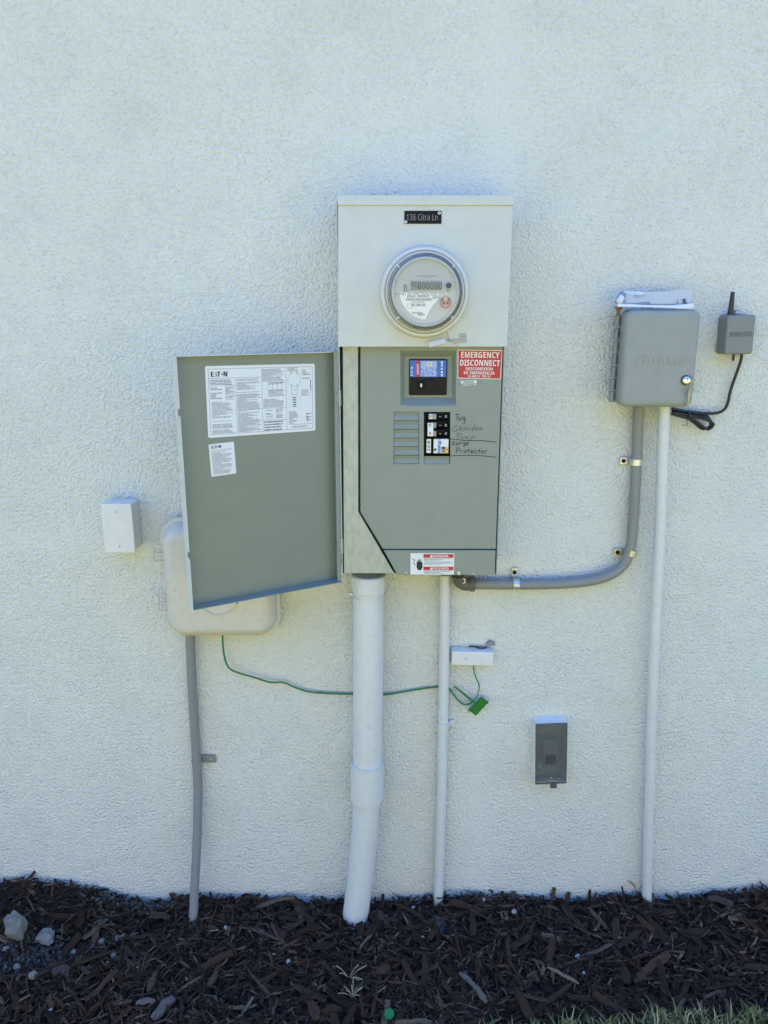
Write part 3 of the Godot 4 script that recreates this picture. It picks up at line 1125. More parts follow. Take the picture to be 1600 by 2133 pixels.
	b.lathe([[0.0028, 0], [0.0024, 0.0012], [0, 0.0014]], Transform3D(Basis(), P(965, 702, 0.136)), 10)
	b.tube(PackedVector3Array([P(933, 694, 0.147), P(933.5, 706, 0.142), P(934.5, 712, 0.138)]), 0.0011, 6)
	part("seal_bracket", b, t)
	b = MB.new(M.faded_ink)
	for q in [[[945, 713.8], [946, 718]], [[949, 714], [949.5, 719]], [[953, 714], [954, 720], [951, 720.5]]]:
		var w := PackedVector3Array()
		for z in q:
			w.append(P(z[0], z[1], 0.1347))
		b.ribbon(w, 0.0008)
	part("pen_mark", b, t)
	door(t)
	# the plastic seal hanging from the bracket
	b = MB.new(M.white_plastic)
	var sc := P(910.5, 714.5, 0.150)
	var sxf := Transform3D(Basis(Vector3.BACK, deg_to_rad(13)) * Basis(Vector3.RIGHT, deg_to_rad(-35)), sc)
	b.rbox(Vector3.ZERO, Vector3(0.0185, 0.0062, 0.0022), 0.0012, 2, sxf)
	b.use(M.zinc)
	b.tube(smooth(PackedVector3Array([sc + Vector3(0.017, 0.003, 0), sc + Vector3(0.024, 0.004, -0.002), P(938, 710, 0.1375)])), 0.0008, 6)
	lone("meter_seal", b, "small white plastic seal tag hanging below the round meter", "seal tag", sc)

func rr(u0: float, v0: float, u1: float, v1: float, z: float, r: float) -> PackedVector2Array:
	var a := P(u0, v1, z)
	var b := P(u1, v0, z)
	return rrect(a.x, a.y, b.x, b.y, r, 3) if r > 0.00005 else rect(a.x, a.y, b.x, b.y)

func rr4(a: Array, b: Array, c: Array, d: Array, z: float) -> PackedVector2Array:   # a four-cornered sheet with rounded corners
	var q := PX([a, b, c, d], z)
	var o := PackedVector2Array()
	for i in 4:
		var p := q[i]
		var e := (q[(i + 3) % 4] - p).normalized() * 0.0022
		var f := (q[(i + 1) % 4] - p).normalized() * 0.0022
		for k in 5:
			var s := k / 4.0
			o.append(p + e * (1 - s) * (1 - s) + f * s * s)
	return o

func disc(u: float, v: float, r: float, z: float) -> PackedVector2Array:
	var l := []
	for k in 18:
		l.append([u + cos(TAU * k / 18) * r, v + sin(TAU * k / 18) * r])
	return PX(l, z)

func handwriting(t: Node3D, dz: float) -> void:
	# felt pen strokes on the dead front
	var words := [
		["ink", 1.5, [[[948, 863.5], [957.5, 863]], [[952.5, 863.5], [952, 876]], [[955.5, 868.5], [958, 876], [961.5, 868]], [[968.5, 868.5], [964.8, 869.5], [964.2, 874], [967, 875], [968.8, 870], [968.5, 877], [966.5, 882.5], [963.5, 881]]]],
		["faded_ink", 1.3, [[[954.5, 886], [949, 886.5], [944, 892], [944.5, 898], [950, 898], [953.5, 894.5], [950, 894]], [[957.5, 888], [957, 898]], [[957.5, 888.5], [962, 889], [961.5, 892.5], [957.5, 893.5], [963.5, 897.5]], [[966.5, 889.5], [966.5, 897]], [[970, 897], [970.5, 889.5], [977, 896.5], [978, 888.5]], [[989, 884], [986, 896], [983, 896.5], [984, 891.5], [987, 891]], [[991, 893.5], [994.5, 892.5], [994, 890], [991, 892], [992, 896], [996, 895.5]], [[999, 896.5], [999.5, 891.5], [1003.5, 889.5], [1003, 893], [1000, 893], [1004.5, 895]]]],
		["faded_ink", 1.2, [[[954.5, 903], [953, 914.5]], [[951.5, 904], [957, 902], [961, 904.5], [958.5, 908], [954, 908]], [[961.5, 909.5], [961.5, 913.5], [964.5, 913.5], [965.5, 909.5]], [[969, 913.5], [969.5, 909], [972.5, 913], [974, 909], [976.5, 913.5]], [[983, 908.5], [980.5, 919.5]], [[982.5, 909], [987, 907.5], [988, 910.5], [983, 912.5]]]],
		["ink", 1.5, [[[938.5, 914.2], [950, 915.6], [965, 917], [985, 917.6], [1005, 918], [1020, 919.5], [1034.5, 921]], [[948, 920.5], [943.5, 920.5], [942, 922.5], [946.5, 924.5], [944, 926.8], [940.5, 926.5]], [[951, 921.5], [950.5, 926], [953.5, 926.5], [955.5, 922], [956, 926.5]], [[959, 926.5], [959, 921.5], [963, 921.5]], [[969, 921.5], [965.5, 922], [965.5, 925.5], [968.5, 925], [969, 921.5], [968, 929.5], [964.5, 929]], [[971.5, 924.5], [975.5, 923.5], [974.5, 921.5], [971.5, 923.5], [972, 927], [976.5, 926.5]]]],
		["ink", 1.5, [[[951, 934.5], [951, 943.5]], [[949.5, 934], [954.5, 932.5], [957.5, 934.5], [956, 938], [951, 939]], [[960.5, 943.5], [960.5, 938.5], [964.5, 937.5]], [[969, 938], [966.5, 940], [967.5, 943], [970.5, 942], [970.5, 938.5], [969, 938]], [[976, 934.5], [975, 943.5]], [[972.5, 938.5], [979, 937.5]], [[981.5, 941.5], [985, 940.5], [984, 937.8], [981, 939.8], [981.8, 943.2], [985.5, 942.8]], [[993, 938], [989.5, 938.5], [989, 942.5], [993.5, 942.8]], [[998.5, 934.5], [997.8, 944]], [[995, 939], [1002, 938.5]], [[1005, 939], [1003, 941], [1004.5, 944], [1007, 942.5], [1006.5, 939.2], [1005, 939]], [[1010.5, 944.5], [1010.5, 939.5], [1015, 938.5]], [[937, 949.8], [955, 948.8], [985, 948.3], [1010, 950], [1033.5, 952.3]]]],
	]
	for w in words:
		var b := MB.new(M[w[0]])
		for s in w[2]:
			var c := PackedVector3Array()
			for q in s:
				c.append(P(q[0], q[1], dz + 0.0006))
			b.ribbon(smooth(c, 4), w[1] * 0.00108)
		part("marker_lettering", b, t)

func door(t: Node3D) -> void:
	# a shallow pan hinged on the panel's left edge, swung out so that its grey inside faces out from the wall
	var hinge := Vector3(-0.1165, 0, 0.096)
	var ang := deg_to_rad(30.0)
	var along := Vector3(-cos(ang), 0, sin(ang))       # from the hinge to the free edge
	var out := Vector3(sin(ang), 0, cos(ang))          # the inside faces this way
	var w := 0.372
	var y0 := 1.027
	var y1 := 1.580
	var xf := Transform3D(Basis(-along, Vector3.UP, out), hinge)   # x runs from -w (free edge) to 0 (hinge)
	var d := 0.030
	var s := 0.0016
	var b := MB.new(M.cover_paint)
	b.box(Vector3(-w, y0, -s), Vector3(0, y1, 0), 0.0005, xf)                 # outer skin
	b.box(Vector3(-w, y0, 0.0001), Vector3(-w + s, y0 + 0.120, d), 0.0004, xf)      # free edge, with its two latch slots
	b.box(Vector3(-w, y0 + 0.120, 0.0001), Vector3(-w + s, y0 + 0.135, d * 0.45), 0.0004, xf)
	b.box(Vector3(-w, y0 + 0.135, 0.0001), Vector3(-w + s, y1 - 0.122, d), 0.0004, xf)
	b.box(Vector3(-w, y1 - 0.122, 0.0001), Vector3(-w + s, y1 - 0.107, d * 0.45), 0.0004, xf)
	b.box(Vector3(-w, y1 - 0.107, 0.0001), Vector3(-w + s, y1, d), 0.0004, xf)
	b.box(Vector3(-w + s, y1 - s, 0.0001), Vector3(-s, y1, d * 0.5), 0.0004, xf)
	b.use(M.grey_paint)
	b.box(Vector3(-w + s, y0, 0.0001), Vector3(-s, y0 + s, d), 0.0004, xf)
	b.box(Vector3(-s, y0, 0.0001), Vector3(0, y1, d * 0.8), 0.0004, xf)
	b.box(Vector3(-s - 0.009, y0 + s, d * 0.8 - s), Vector3(-s, y1, d * 0.8), 0.0004, xf)
	b.use(M.door_inside)
	b.quad(xf * Vector3(-w + s, y0 + s, 0.0006), xf * Vector3(-s, y0 + s, 0.0006), xf * Vector3(-s, y1 - s, 0.0006), xf * Vector3(-w + s, y1 - s, 0.0006))
	var dr := part("door", b, t, "open grey door with printed sheets on its inside")
	# where a pixel meets the inside of the door
	var on := func(u: float, v: float) -> Vector2:
		var r := ray(u, v)
		var k := (xf.origin + out * 0.0006 - CAM).dot(out) / r.dot(out)
		var q := xf.affine_inverse() * (CAM + r * k)
		return Vector2(q.x, q.y)
	b = MB.new(M.letter_grey)
	for q in [[[597.5, 1203], [598, 1225]], [[628, 1213], [632, 1219]], [[505, 1130], [507, 1139]]]:
		var sa: Vector2 = on.call(q[0][0], q[0][1])
		var sb: Vector2 = on.call(q[1][0], q[1][1])
		b.ribbon(PackedVector3Array([xf * Vector3(sa.x, sa.y, 0.0010), xf * Vector3((sa.x + sb.x) / 2 + 0.0004, (sa.y + sb.y) / 2, 0.0010), xf * Vector3(sb.x, sb.y, 0.0010)]), 0.0009, out)
	part("scratches", b, dr).set_meta("kind", "stuff")
	# the wiring sheet
	var pa: Vector2 = on.call(426, 763)
	var pb: Vector2 = on.call(654, 757)
	var pc: Vector2 = on.call(658, 897)
	var pd: Vector2 = on.call(434, 912)
	var c := (pa + pb + pc + pd) / 4
	var sw := ((pb - pa).length() + (pc - pd).length()) / 2
	var sh := ((pd - pa).length() + (pc - pb).length()) / 2
	var tilt := ((pb - pa).angle() + (pc - pd).angle()) / 2
	var iw := 900
	var ih := 540
	var tex := small_print(iw, ih, [[20, 95, 215, 135, 12, 1.0], [20, 140, 120, 250, 14, 0.8], [140, 140, 225, 255, 6, 0.85], [24, 270, 200, 400, 9, 0.9], [24, 415, 215, 525, 8, 0.92],
		[235, 95, 435, 525, 8, 0.93], [452, 20, 640, 120, 8, 0.9], [500, 130, 640, 250, 10, 0.5], [455, 265, 640, 330, 8, 0.95], [470, 350, 540, 430, 8, 0.5], [560, 350, 625, 430, 8, 0.9], [455, 450, 640, 525, 22, 1.0],
		[670, 14, 770, 40, 8, 0.9], [800, 20, 880, 130, 16, 0.6], [790, 200, 870, 250, 9, 0.7], [675, 380, 760, 480, 8, 0.95], [830, 400, 880, 470, 14, 0.9], [700, 495, 860, 525, 9, 0.7]], 17)
	var im := tex.get_image()
	var dark := Color(0.22, 0.23, 0.25)
	frame(im, 8, 8, iw - 8, ih - 8, dark, 2)
	for x in [225, 445, 655]:
		im.fill_rect(Rect2i(x, 90 if x == 225 else 8, 2, 440 if x == 225 else 522), dark)
	im.fill_rect(Rect2i(8, 82, 437, 2), dark)
	for y in [340, 440]:
		im.fill_rect(Rect2i(445, y, 210, 2), dark)
	for x in [500, 540, 580, 618]:
		frame(im, x, 128, x + 38, 200, dark, 1)
	for k in 120:
		var a := TAU * k / 120
		im.fill_rect(Rect2i(728 + int(cos(a) * 58), 112 + int(sin(a) * 62), 2, 2), dark)
	for k in [[700, 40], [752, 40], [700, 150], [752, 150]]:
		im.fill_rect(Rect2i(k[0], k[1], 3, 34), dark)
	frame(im, 700, 195, 755, 240, dark, 2)
	for k in 6:
		im.fill_rect(Rect2i(712, 258 + k * 15, 30, 7), Color(0.06, 0.06, 0.07))
	frame(im, 676, 252, 700, 345, Color(0.5, 0.5, 0.5), 1)
	frame(im, 756, 252, 782, 345, Color(0.5, 0.5, 0.5), 1)
	im.fill_rect(Rect2i(872, 120, 6, 90), dark)
	for k in 4:
		im.fill_rect(Rect2i(836, 404 + k * 18, 8, 8), Color(0.15, 0.15, 0.15))
	im.fill_rect(Rect2i(670, 490, 220, 2), dark)
	tex = ImageTexture.create_from_image(im)
	var lx := xf * Transform3D(Basis(Vector3.BACK, tilt), Vector3(c.x, c.y, 0.0016))
	b = MB.new(M.label_white)
	b.sheet(rrect(-sw / 2, -sh / 2, sw / 2, sh / 2, 0.004, 4), 0.0, lx)
	b.use(printed(tex))
	b.sheet(rect(-sw / 2 + 0.004, -sh / 2 + 0.004, sw / 2 - 0.004, sh / 2 - 0.004), 0.0003, lx)
	b.use(M.ink)
	logo(b, 0.0105, lx * Transform3D(Basis(), Vector3(-sw * 0.385, sh * 0.385, 0.0007)), 0.80)
	part("wiring_sheet", b, dr, "large white printed wiring sheet")
	# the small sheet
	pa = on.call(434, 926)
	pb = on.call(486.5, 919.5)
	pc = on.call(492.5, 986)
	pd = on.call(440, 993)
	c = (pa + pb + pc + pd) / 4
	sw = ((pb - pa).length() + (pc - pd).length()) / 2
	sh = ((pd - pa).length() + (pc - pb).length()) / 2
	tilt = ((pb - pa).angle() + (pc - pd).angle()) / 2
	lx = xf * Transform3D(Basis(Vector3.BACK, tilt), Vector3(c.x, c.y, 0.0016))
	b = MB.new(M.label_white)
	b.sheet(rrect(-sw / 2, -sh / 2, sw / 2, sh / 2, 0.002, 3), 0.0, lx)
	b.use(printed(small_print(240, 300, [[14, 56, 226, 68, 12, 1.0], [14, 76, 226, 286, 11, 0.97]], 5)))
	b.sheet(rect(-sw / 2 + 0.002, -sh / 2 + 0.002, sw / 2 - 0.002, sh / 2 - 0.002), 0.0003, lx)
	b.use(M.ink)
	logo(b, 0.0064, lx * Transform3D(Basis(), Vector3(-sw * 0.22, sh * 0.40, 0.0007)), 0.75)
	part("instruction_sheet", b, dr, "small white printed sheet")
	# hinges
	for hy in [1.483, 1.125]:
		b = MB.new(M.grey_paint)
		b.box(Vector3(-0.010, hy - 0.026, d * 0.8), Vector3(0.006, hy + 0.010, d * 0.8 + 0.0015), 0.0004, xf)
		b.box(Vector3(-0.1115, hy - 0.060, 0.094), Vector3(-0.1037, hy + 0.012, 0.098), 0.0004)
		b.use(M.ink)
		for q in [0.004, -0.018]:
			b.lathe([[0.0014, 0], [0, 0.0001]], xf * Transform3D(Basis(), Vector3(-0.006, hy + q, d * 0.8 + 0.0017)), 8)
		b.use(M.label_white)
		b.tube(PackedVector3Array([Vector3(-0.1075, hy + 0.011, 0.106), Vector3(-0.1075, hy + 0.036, 0.106)]), 0.0017, 8)
		part("hinge", b, dr)

# ---------------------------------------------------------------- the meter
func meter() -> void:
	var c := P(884, 609.5, 0.134)
	var xf := Transform3D(Basis(), Vector3(c.x, c.y, 0.1345))
	var t := thing("electric_meter", "round glass-covered electric meter with a digital display on the panel", "electric meter", xf.origin)
	var b := MB.new(M.meter_ring)
	b.lathe([[0.0985, 0.0], [0.0985, 0.004], [0.0965, 0.008], [0.0960, 0.017], [0.0945, 0.0205], [0.0920, 0.022], [0.0885, 0.0215], [0.0870, 0.019], [0.0865, 0.004]], xf, 72)
	part("clamp_ring", b, t)
	b = MB.new(M.meter_ring)
	b.lathe([[0.0868, 0.001], [0.0868, 0.021], [0.0850, 0.0235], [0.0825, 0.0235], [0.0815, 0.018], [0.0815, 0.006], [0, 0.006]], xf, 72)
	part("base", b, t)
	b = MB.new(M.meter_dark)
	for rz in [[0.0822, 0.0262], [0.0792, 0.0300], [0.0757, 0.0440]]:
		b.lathe([[rz[0] - 0.0008, rz[1] - 0.001], [rz[0], rz[1]], [rz[0] - 0.0008, rz[1] + 0.001], [rz[0] - 0.0016, rz[1]], [rz[0] - 0.0008, rz[1] - 0.001]], xf, 72)
	part("gasket_ring", b, t)
	b = MB.new(M.meter_face)
	b.lathe([[0.0808, 0.0065], [0.0800, 0.0270], [0.0785, 0.0290], [0.0770, 0.0290], [0.0762, 0.0400], [0.0745, 0.0425], [0.0735, 0.0425], [0.0728, 0.0490], [0.0712, 0.0515], [0.0690, 0.0515], [0.0668, 0.0495], [0.0655, 0.046], [0, 0.046]], xf, 72)
	part("dial_face", b, t)
	b = MB.new(M.glass)
	b.lathe([[0.0840, 0.0238], [0.0838, 0.0330], [0.0818, 0.0350], [0.0806, 0.0480], [0.0795, 0.0600], [0.0775, 0.0670], [0.0740, 0.0715], [0.0690, 0.0735], [0.0640, 0.0740], [0.0400, 0.0765], [0.0, 0.0775]], xf, 72)
	part("glass_cover", b, t)
	# small lugs in the glass
	for a in [42, 138, 222, 318]:
		b = MB.new(M.white_plastic)
		var dir := Vector3(cos(deg_to_rad(a)), sin(deg_to_rad(a)), 0)
		b.box(Vector3(-0.004, -0.0012, -0.002), Vector3(0.004, 0.0012, 0.002), 0.0004, xf * Transform3D(Basis(Vector3.BACK, deg_to_rad(a)), dir * 0.0795 + Vector3(0, 0, 0.052)))
		part("lug", b, t)
	var fz := 0.1345 + 0.046
	# display
	b = MB.new(M.meter_grey)
	b.slab(rr(853, 583.5, 922.5, 606.5, fz, 0.0008), [[0, fz], [0, fz + 0.0012], [0.0006, fz + 0.0016]])
	b.use(M.lcd)
	b.sheet(rr(855, 585.5, 920.5, 604.5, fz + 0.002, 0.0), fz + 0.0019)
	b.use(M.lcd_segment)
	var sf := font(false, "Droid Sans Mono")
	b.text("02", sf, 0.0092, at2(862.5, 592.3, fz + 0.0022), 0.8)
	b.text("000000", sf, 0.0128, at2(895.5, 595.8, fz + 0.0022), 0.84)
	b.sheet(rr(868.5, 596.6, 873.5, 598.2, fz + 0.002, 0.0), fz + 0.0022)
	part("display", b, t, "grey digital display showing zeros")
	# white nameplate cut off along a curve
	b = MB.new(M.label_white)
	var pz := fz + 0.0012
	var outline := [[832.5, 609.5], [934.5, 610.5], [925, 615], [914, 623], [904, 633], [896, 645], [890.5, 656], [886.5, 665.5], [877, 664.5], [866, 660.5], [855, 653.5], [846, 644.5], [838.5, 633], [834, 621]]
	b.sheet(PX(outline, pz), pz)
	b.use(M.grey_ink)
	var nf := font()
	b.text("CL200  240V  3W  TYPE C2SOD  60TA  1.0Kh", font(false), 0.0024, at2(870, 612.8, pz + 0.0003), 0.97)
	b.text("DUKE  ENERGY", nf, 0.0036, at2(871.5, 617.5, pz + 0.0003), 1.1)
	b.text("302 286 525", nf, 0.0052, at2(871.5, 635.2, pz + 0.0003), 0.8)
	b.text("CA 0.5", font(false), 0.0022, at2(910, 617.5, pz + 0.0003))
	b.text("FM 2S", font(false), 0.0022, at2(908.5, 620.8, pz + 0.0003))
	b.text("OpenWay", font(false), 0.0042, at2(869, 651.5, pz + 0.0003), 0.9)
	b.text("Itron", nf, 0.0026, at2(877.5, 655.2, pz + 0.0003))
	var r := RandomNumberGenerator.new()
	r.seed = 12
	var ux := 846.0
	while ux < 898.0:
		var wd := r.randf_range(0.5, 1.5)
		b.sheet(rr(ux, 621.3, ux + wd, 626.7, pz, 0.0), pz + 0.0003)
		ux += wd + r.randf_range(0.5, 1.3)
	for e in [[[848.5, 633], [857.5, 633]], [[857.5, 633], [857.5, 641.5]], [[857.5, 641.5], [849.5, 641.5]], [[849.5, 641.5], [848.5, 633]]]:
		b.ribbon(PackedVector3Array([P(e[0][0], e[0][1], pz + 0.0003), P(e[1][0], e[1][1], pz + 0.0003)]), 0.0005)
	b.ribbon(PackedVector3Array([P(858, 629.3, pz + 0.0003), P(885, 629.3, pz + 0.0003)]), 0.0012)
	part("nameplate", b, t, "white printed plate with a bar code")
	# printed maker's line above the display
	b = MB.new(M.grey_ink)
	b.ribbon(PackedVector3Array([P(867, 575, fz + 0.0005), P(909, 575, fz + 0.0005)]), 0.0012)
	b.ribbon(PackedVector3Array([P(880, 579, fz + 0.0005), P(897, 579, fz + 0.0005)]), 0.0006)
	part("maker_line", b, t)
	# reset button and its clip, the left-hand clip
	b = MB.new(M.meter_grey)
	var bp := P(934.5, 594.5, fz)
	b.lathe([[0.0088, 0.0], [0.0088, 0.002], [0.0078, 0.003], [0.0060, 0.003]], Transform3D(Basis(), Vector3(bp.x, bp.y, fz)), 24)
	b.use(M.ink)
	b.lathe([[0.0060, 0.001], [0.0060, 0.004], [0.0045, 0.0055], [0, 0.0058]], Transform3D(Basis(), Vector3(bp.x, bp.y, fz)), 20)
	for q in [931.5, 936.0]:
		b.tube(PackedVector3Array([P(q, 600.5, fz + 0.001), P(q, 607.5, fz + 0.001)]), 0.0006, 5)
	part("button", b, t)
	b = MB.new(M.ink)
	b.tube(smooth(PackedVector3Array([P(842.3, 607.5, fz + 0.001), P(842.3, 596, fz + 0.001), P(844.5, 592.5, fz + 0.001), P(847, 596, fz + 0.001), P(847, 607.5, fz + 0.001)])), 0.0006, 5)
	part("clip", b, t)
	# the optical port
	b = MB.new(M.pink)
	var pp := P(928.3, 630, fz)
	b.lathe([[0.0128, 0.0], [0.0126, 0.0025], [0.0110, 0.004], [0, 0.004]], Transform3D(Basis(), Vector3(pp.x, pp.y, fz)), 24)
	b.use(M.amber)
	b.box(Vector3(pp.x - 0.0035, pp.y + 0.004, fz + 0.004), Vector3(pp.x + 0.0025, pp.y + 0.011, fz + 0.0052), 0.0004)
	b.use(M.meter_dark)
	for q in [[-0.0045, -0.001], [0.004, -0.001], [-0.0075, 0.0055], [0.007, 0.0055]]:
		b.lathe([[0.0026, 0.004], [0.0024, 0.0052], [0, 0.0052]], Transform3D(Basis(), Vector3(pp.x + q[0], pp.y + q[1], fz)), 12)
	b.use(M.meter_grey)
	b.box(Vector3(pp.x - 0.002, pp.y - 0.009, fz + 0.0038), Vector3(pp.x + 0.002, pp.y - 0.005, fz + 0.0048), 0.0003)
	part("optical_port", b, t, "reddish round port with orange and black studs")

# ---------------------------------------------------------------- the beige box behind the door
func beige_box() -> void:
	var z1 := 0.088
	var a := P(344, 1322, z1)
	var d := P(577, 1090, z1)
	var x0 := -0.566
	var x1 := -0.268
	var y0 := P(460, 1327, 0.05).y
	var y1 := y0 + 0.318
	var t := thing("cable_box", "beige rounded plastic cable box half hidden behind the open grey door", "cable box", Vector3((x0 + x1) / 2, y0, 0))
	var b := MB.new(M.beige_plastic)
	b.slab(rrect(x0, y0, x1, y1, 0.058, 10), [[0.004, 0.001], [0.004, 0.030], [0, 0.0305], [0, 0.040], [0.002, 0.0415]])
	part("body", b, t, "", 30.0)
	b = MB.new(M.beige_plastic)
	var rings := []
	for k in 9:
		var q := PI / 2 * k / 8.0
		rings.append([0.009 + 0.030 * (1.0 - cos(q)), 0.0416 + 0.046 * sin(q)])
	b.slab(rrect(x0, y0, x1, y1, 0.058, 10), rings)
	var lid := part("lid", b, t, "", 40.0)
	# raised ring on the lid
	b = MB.new(M.beige_plastic)
	var rc := P(452, 1241, 0.0876)
	b.lathe([[0.053, -0.002], [0.053, 0.0025], [0.0520, 0.0036], [0.0495, 0.0036], [0.0485, 0.0025], [0.048, -0.002]], Transform3D(Basis(), rc), 56)
	part("raised_ring", b, lid)
	b = MB.new(M.meter_dark)
	b.box(P(495, 1257, 0.0875), P(491, 1253, 0.0893), 0.0004)
	part("ring_clip", b, lid)
	b = MB.new(M.beige_plastic)
	var fr := PX([[372.5, 1142], [386, 1142], [388, 1178], [377, 1178], [373, 1170]], 0.0878)
	b.slab(fr, [[0, 0.086], [0, 0.0886], [0.0006, 0.089]])
	part("label_recess", b, lid)
	# wire hinges on the left
	for q in [[320, 1137, 1170], [330, 1239, 1273]]:
		b = MB.new(M.beige_plastic)
		var p0 := P(q[0], q[2], 0.045)
		var p1 := P(q[0], q[1], 0.045)
		b.tube(PackedVector3Array([p0, p1]), 0.0028, 8)
		for k in 3:
			var y := lerpf(p0.y, p1.y, k / 2.0)
			b.box(Vector3(p0.x - 0.001, y - 0.0026, 0.0425), Vector3(x0 + 0.012, y + 0.0026, 0.0480), 0.0008)
		b.use(M.meter_dark)
		for k in 2:
			b.box(Vector3(p0.x + 0.001, lerpf(p0.y, p1.y, 0.46 + 0.5 * k), 0.046), Vector3(p0.x + 0.004, lerpf(p0.y, p1.y, 0.54 + 0.5 * k), 0.048), 0.0004)
		part("hinge", b, t)

# ---------------------------------------------------------------- small boxes on the wall
func small_boxes() -> void:
	# blank junction box on the left
	var x0 := -0.6985
	var x1 := -0.6225
	var y0 := 1.084
	var y1 := 1.211
	var t := thing("junction_box", "white weatherproof junction box with a blank cover plate", "junction box", Vector3(-0.66, y0, 0))
	var b := MB.new(M.white_plastic)
	b.box(Vector3(x0 + 0.003, y0 + 0.003, 0.001), Vector3(x1 - 0.003, y1 - 0.003, 0.056), 0.003)
	part("body", b, t)
	b = MB.new(M.white_plastic)
	b.slab(rrect(x0, y0, x1, y1, 0.003, 3), [[0, 0.0562], [0, 0.0628], [0.0006, 0.0643], [0.0022, 0.065]])
	var cp := part("cover_plate", b, t)
	for q in [[242, 1065.5], [249, 1137.5]]:
		b = MB.new(M.white_plastic)
		var p := P(q[0], q[1], 0.065)
		b.lathe([[0.0042, 0.0], [0.0040, 0.0008], [0.0030, 0.0014], [0, 0.0015]], Transform3D(Basis(), p), 14)
		b.use(M.grey_ink)
		b.box(Vector3(-0.0006, -0.0034, 0.0014), Vector3(0.0006, 0.0034, 0.0017), 0.0001, Transform3D(Basis(), p))
		part("screw", b, cp)
	# bonding terminal box with the broken render round it
	t = thing("bonding_box", "small white bonding box with broken stucco along its top edge", "junction box", P(985, 1388, 0.0))
	b = MB.new(M.white_plastic)
	var fa := P(940.5, 1387, 0.026)
	var fb := P(1028.5, 1358, 0.026)
	var c := (fa + fb) / 2
	var tx := Transform3D(Basis(Vector3.BACK, deg_to_rad(-1.6)), c)
	var hw := (fb.x - fa.x) / 2
	var hh := (fb.y - fa.y) / 2
	b.slab(rrect(-hw, -hh, hw, hh, 0.003, 3), [[-0.002, -0.025], [0, -0.004], [0.0006, -0.001], [0.003, 0]], tx)
	var bx := part("cover", b, t)
	b = MB.new(M.white_plastic)
	var sp := P(970.7, 1372.3, 0.026)
	b.lathe([[0.0042, 0.0], [0.0042, 0.0006], [0.0030, 0.001]], Transform3D(Basis(), sp), 16)
	b.use(M.zinc)
	b.lathe([[0.0030, 0.001], [0.0026, 0.0016], [0, 0.0018]], Transform3D(Basis(), sp), 12)
	b.use(M.ink)
	b.lathe([[0.0010, 0.0019], [0, 0.0020]], Transform3D(Basis(), sp), 8)
	part("screw", b, bx)
	b = MB.new(M.mortar)
	lump(b, P(1022, 1340, 0.0), Vector3(0.013, 0.009, 0.007), 3)
	lump(b, P(1002, 1348.5, 0.002), Vector3(0.016, 0.004, 0.006), 4)
	part("mortar_crumb", b, t, "rough grey mortar where the stucco broke off")
	b = MB.new(M.ink)
	var crack := PackedVector3Array()
	for q in [[977, 1347], [985, 1346.5], [993, 1347.5], [1000, 1350.5], [1009, 1350], [1013, 1347.5]]:
		crack.append(P(q[0], q[1], 0.008))
	b.tube(crack, 0.0022, 6)
	part("gap", b, t)
	# covered outlet
	var z1 := 0.036
	var ca := P(1112.5, 1633.5, z1)
	var cb := P(1185.5, 1508.5, z1)
	t = thing("outlet_cover", "smoked grey flip cover on a small white wall box near the mulch", "outlet cover", Vector3((ca.x + cb.x) / 2, ca.y, 0))
	b = MB.new(M.white_plastic)
	var lean := tilted(Vector3((ca.x + cb.x) / 2, (ca.y + cb.y) / 2, 0), 2.5)
	b.slab(rrect(ca.x + 0.001, ca.y + 0.004, cb.x - 0.001, cb.y, 0.003, 3), [[-0.004, 0.0], [-0.001, 0.006], [0, 0.0215], [0.004, 0.0215]], lean)
	b.slab(rrect(ca.x + 0.001, ca.y + 0.004, cb.x - 0.001, ca.y + 0.006, 0.0008, 2), [[0, 0.0216], [0, 0.030]], lean)
	b.slab(rrect(ca.x + 0.001, cb.y - 0.002, cb.x - 0.001, cb.y, 0.0008, 2), [[0, 0.0216], [0, 0.030]], lean)
	b.slab(rrect(ca.x + 0.001, ca.y + 0.006, ca.x + 0.003, cb.y - 0.002, 0.0008, 2), [[0, 0.0216], [0, 0.030]], lean)
	b.slab(rrect(cb.x - 0.003, ca.y + 0.006, cb.x - 0.001, cb.y - 0.002, 0.0008, 2), [[0, 0.0216], [0, 0.030]], lean)
	part("body", b, t)
	b = MB.new(M.meter_grey)
	var om := Vector3((ca.x + cb.x) / 2, (ca.y + cb.y) / 2, 0)
	b.slab(rrect(om.x - 0.020, om.y - 0.042, om.x + 0.020, om.y + 0.040, 0.004, 3), [[0, 0.0217], [0, 0.0255], [0.001, 0.0262]], lean)
	b.use(M.meter_dark)
	b.slab(rrect(om.x - 0.015, om.y - 0.036, om.x + 0.015, om.y - 0.006, 0.008, 4), [[0, 0.0263], [0, 0.0275], [0.001, 0.028]], lean)
	part("outlet", b, t)
	b = MB.new(M.smoked_pane)
	b.sheet(rrect(ca.x + 0.002, ca.y + 0.002, cb.x - 0.002, cb.y - 0.002, 0.002, 3), 0.0352, lean)
	b.use(M.smoked_plastic)
	for e in [[ca.x, ca.y, ca.x + 0.002, cb.y], [cb.x - 0.002, ca.y, cb.x, cb.y], [ca.x + 0.002, ca.y, cb.x - 0.002, ca.y + 0.002], [ca.x + 0.002, cb.y - 0.002, cb.x - 0.002, cb.y]]:
		b.slab(rect(e[0], e[1], e[2], e[3]), [[0, 0.0303], [0, 0.0354], [0.0006, 0.036]], lean)
	var cv := part("cover", b, t)
	b = MB.new(M.smoked_plastic)
	var ta := P(1143, 1643, z1)
	var tb := P(1157.5, 1634, z1)
	b.box(Vector3(ta.x, ta.y, 0.0315), Vector3(tb.x, tb.y, 0.0350), 0.001, lean)
	part("tab", b, cv)
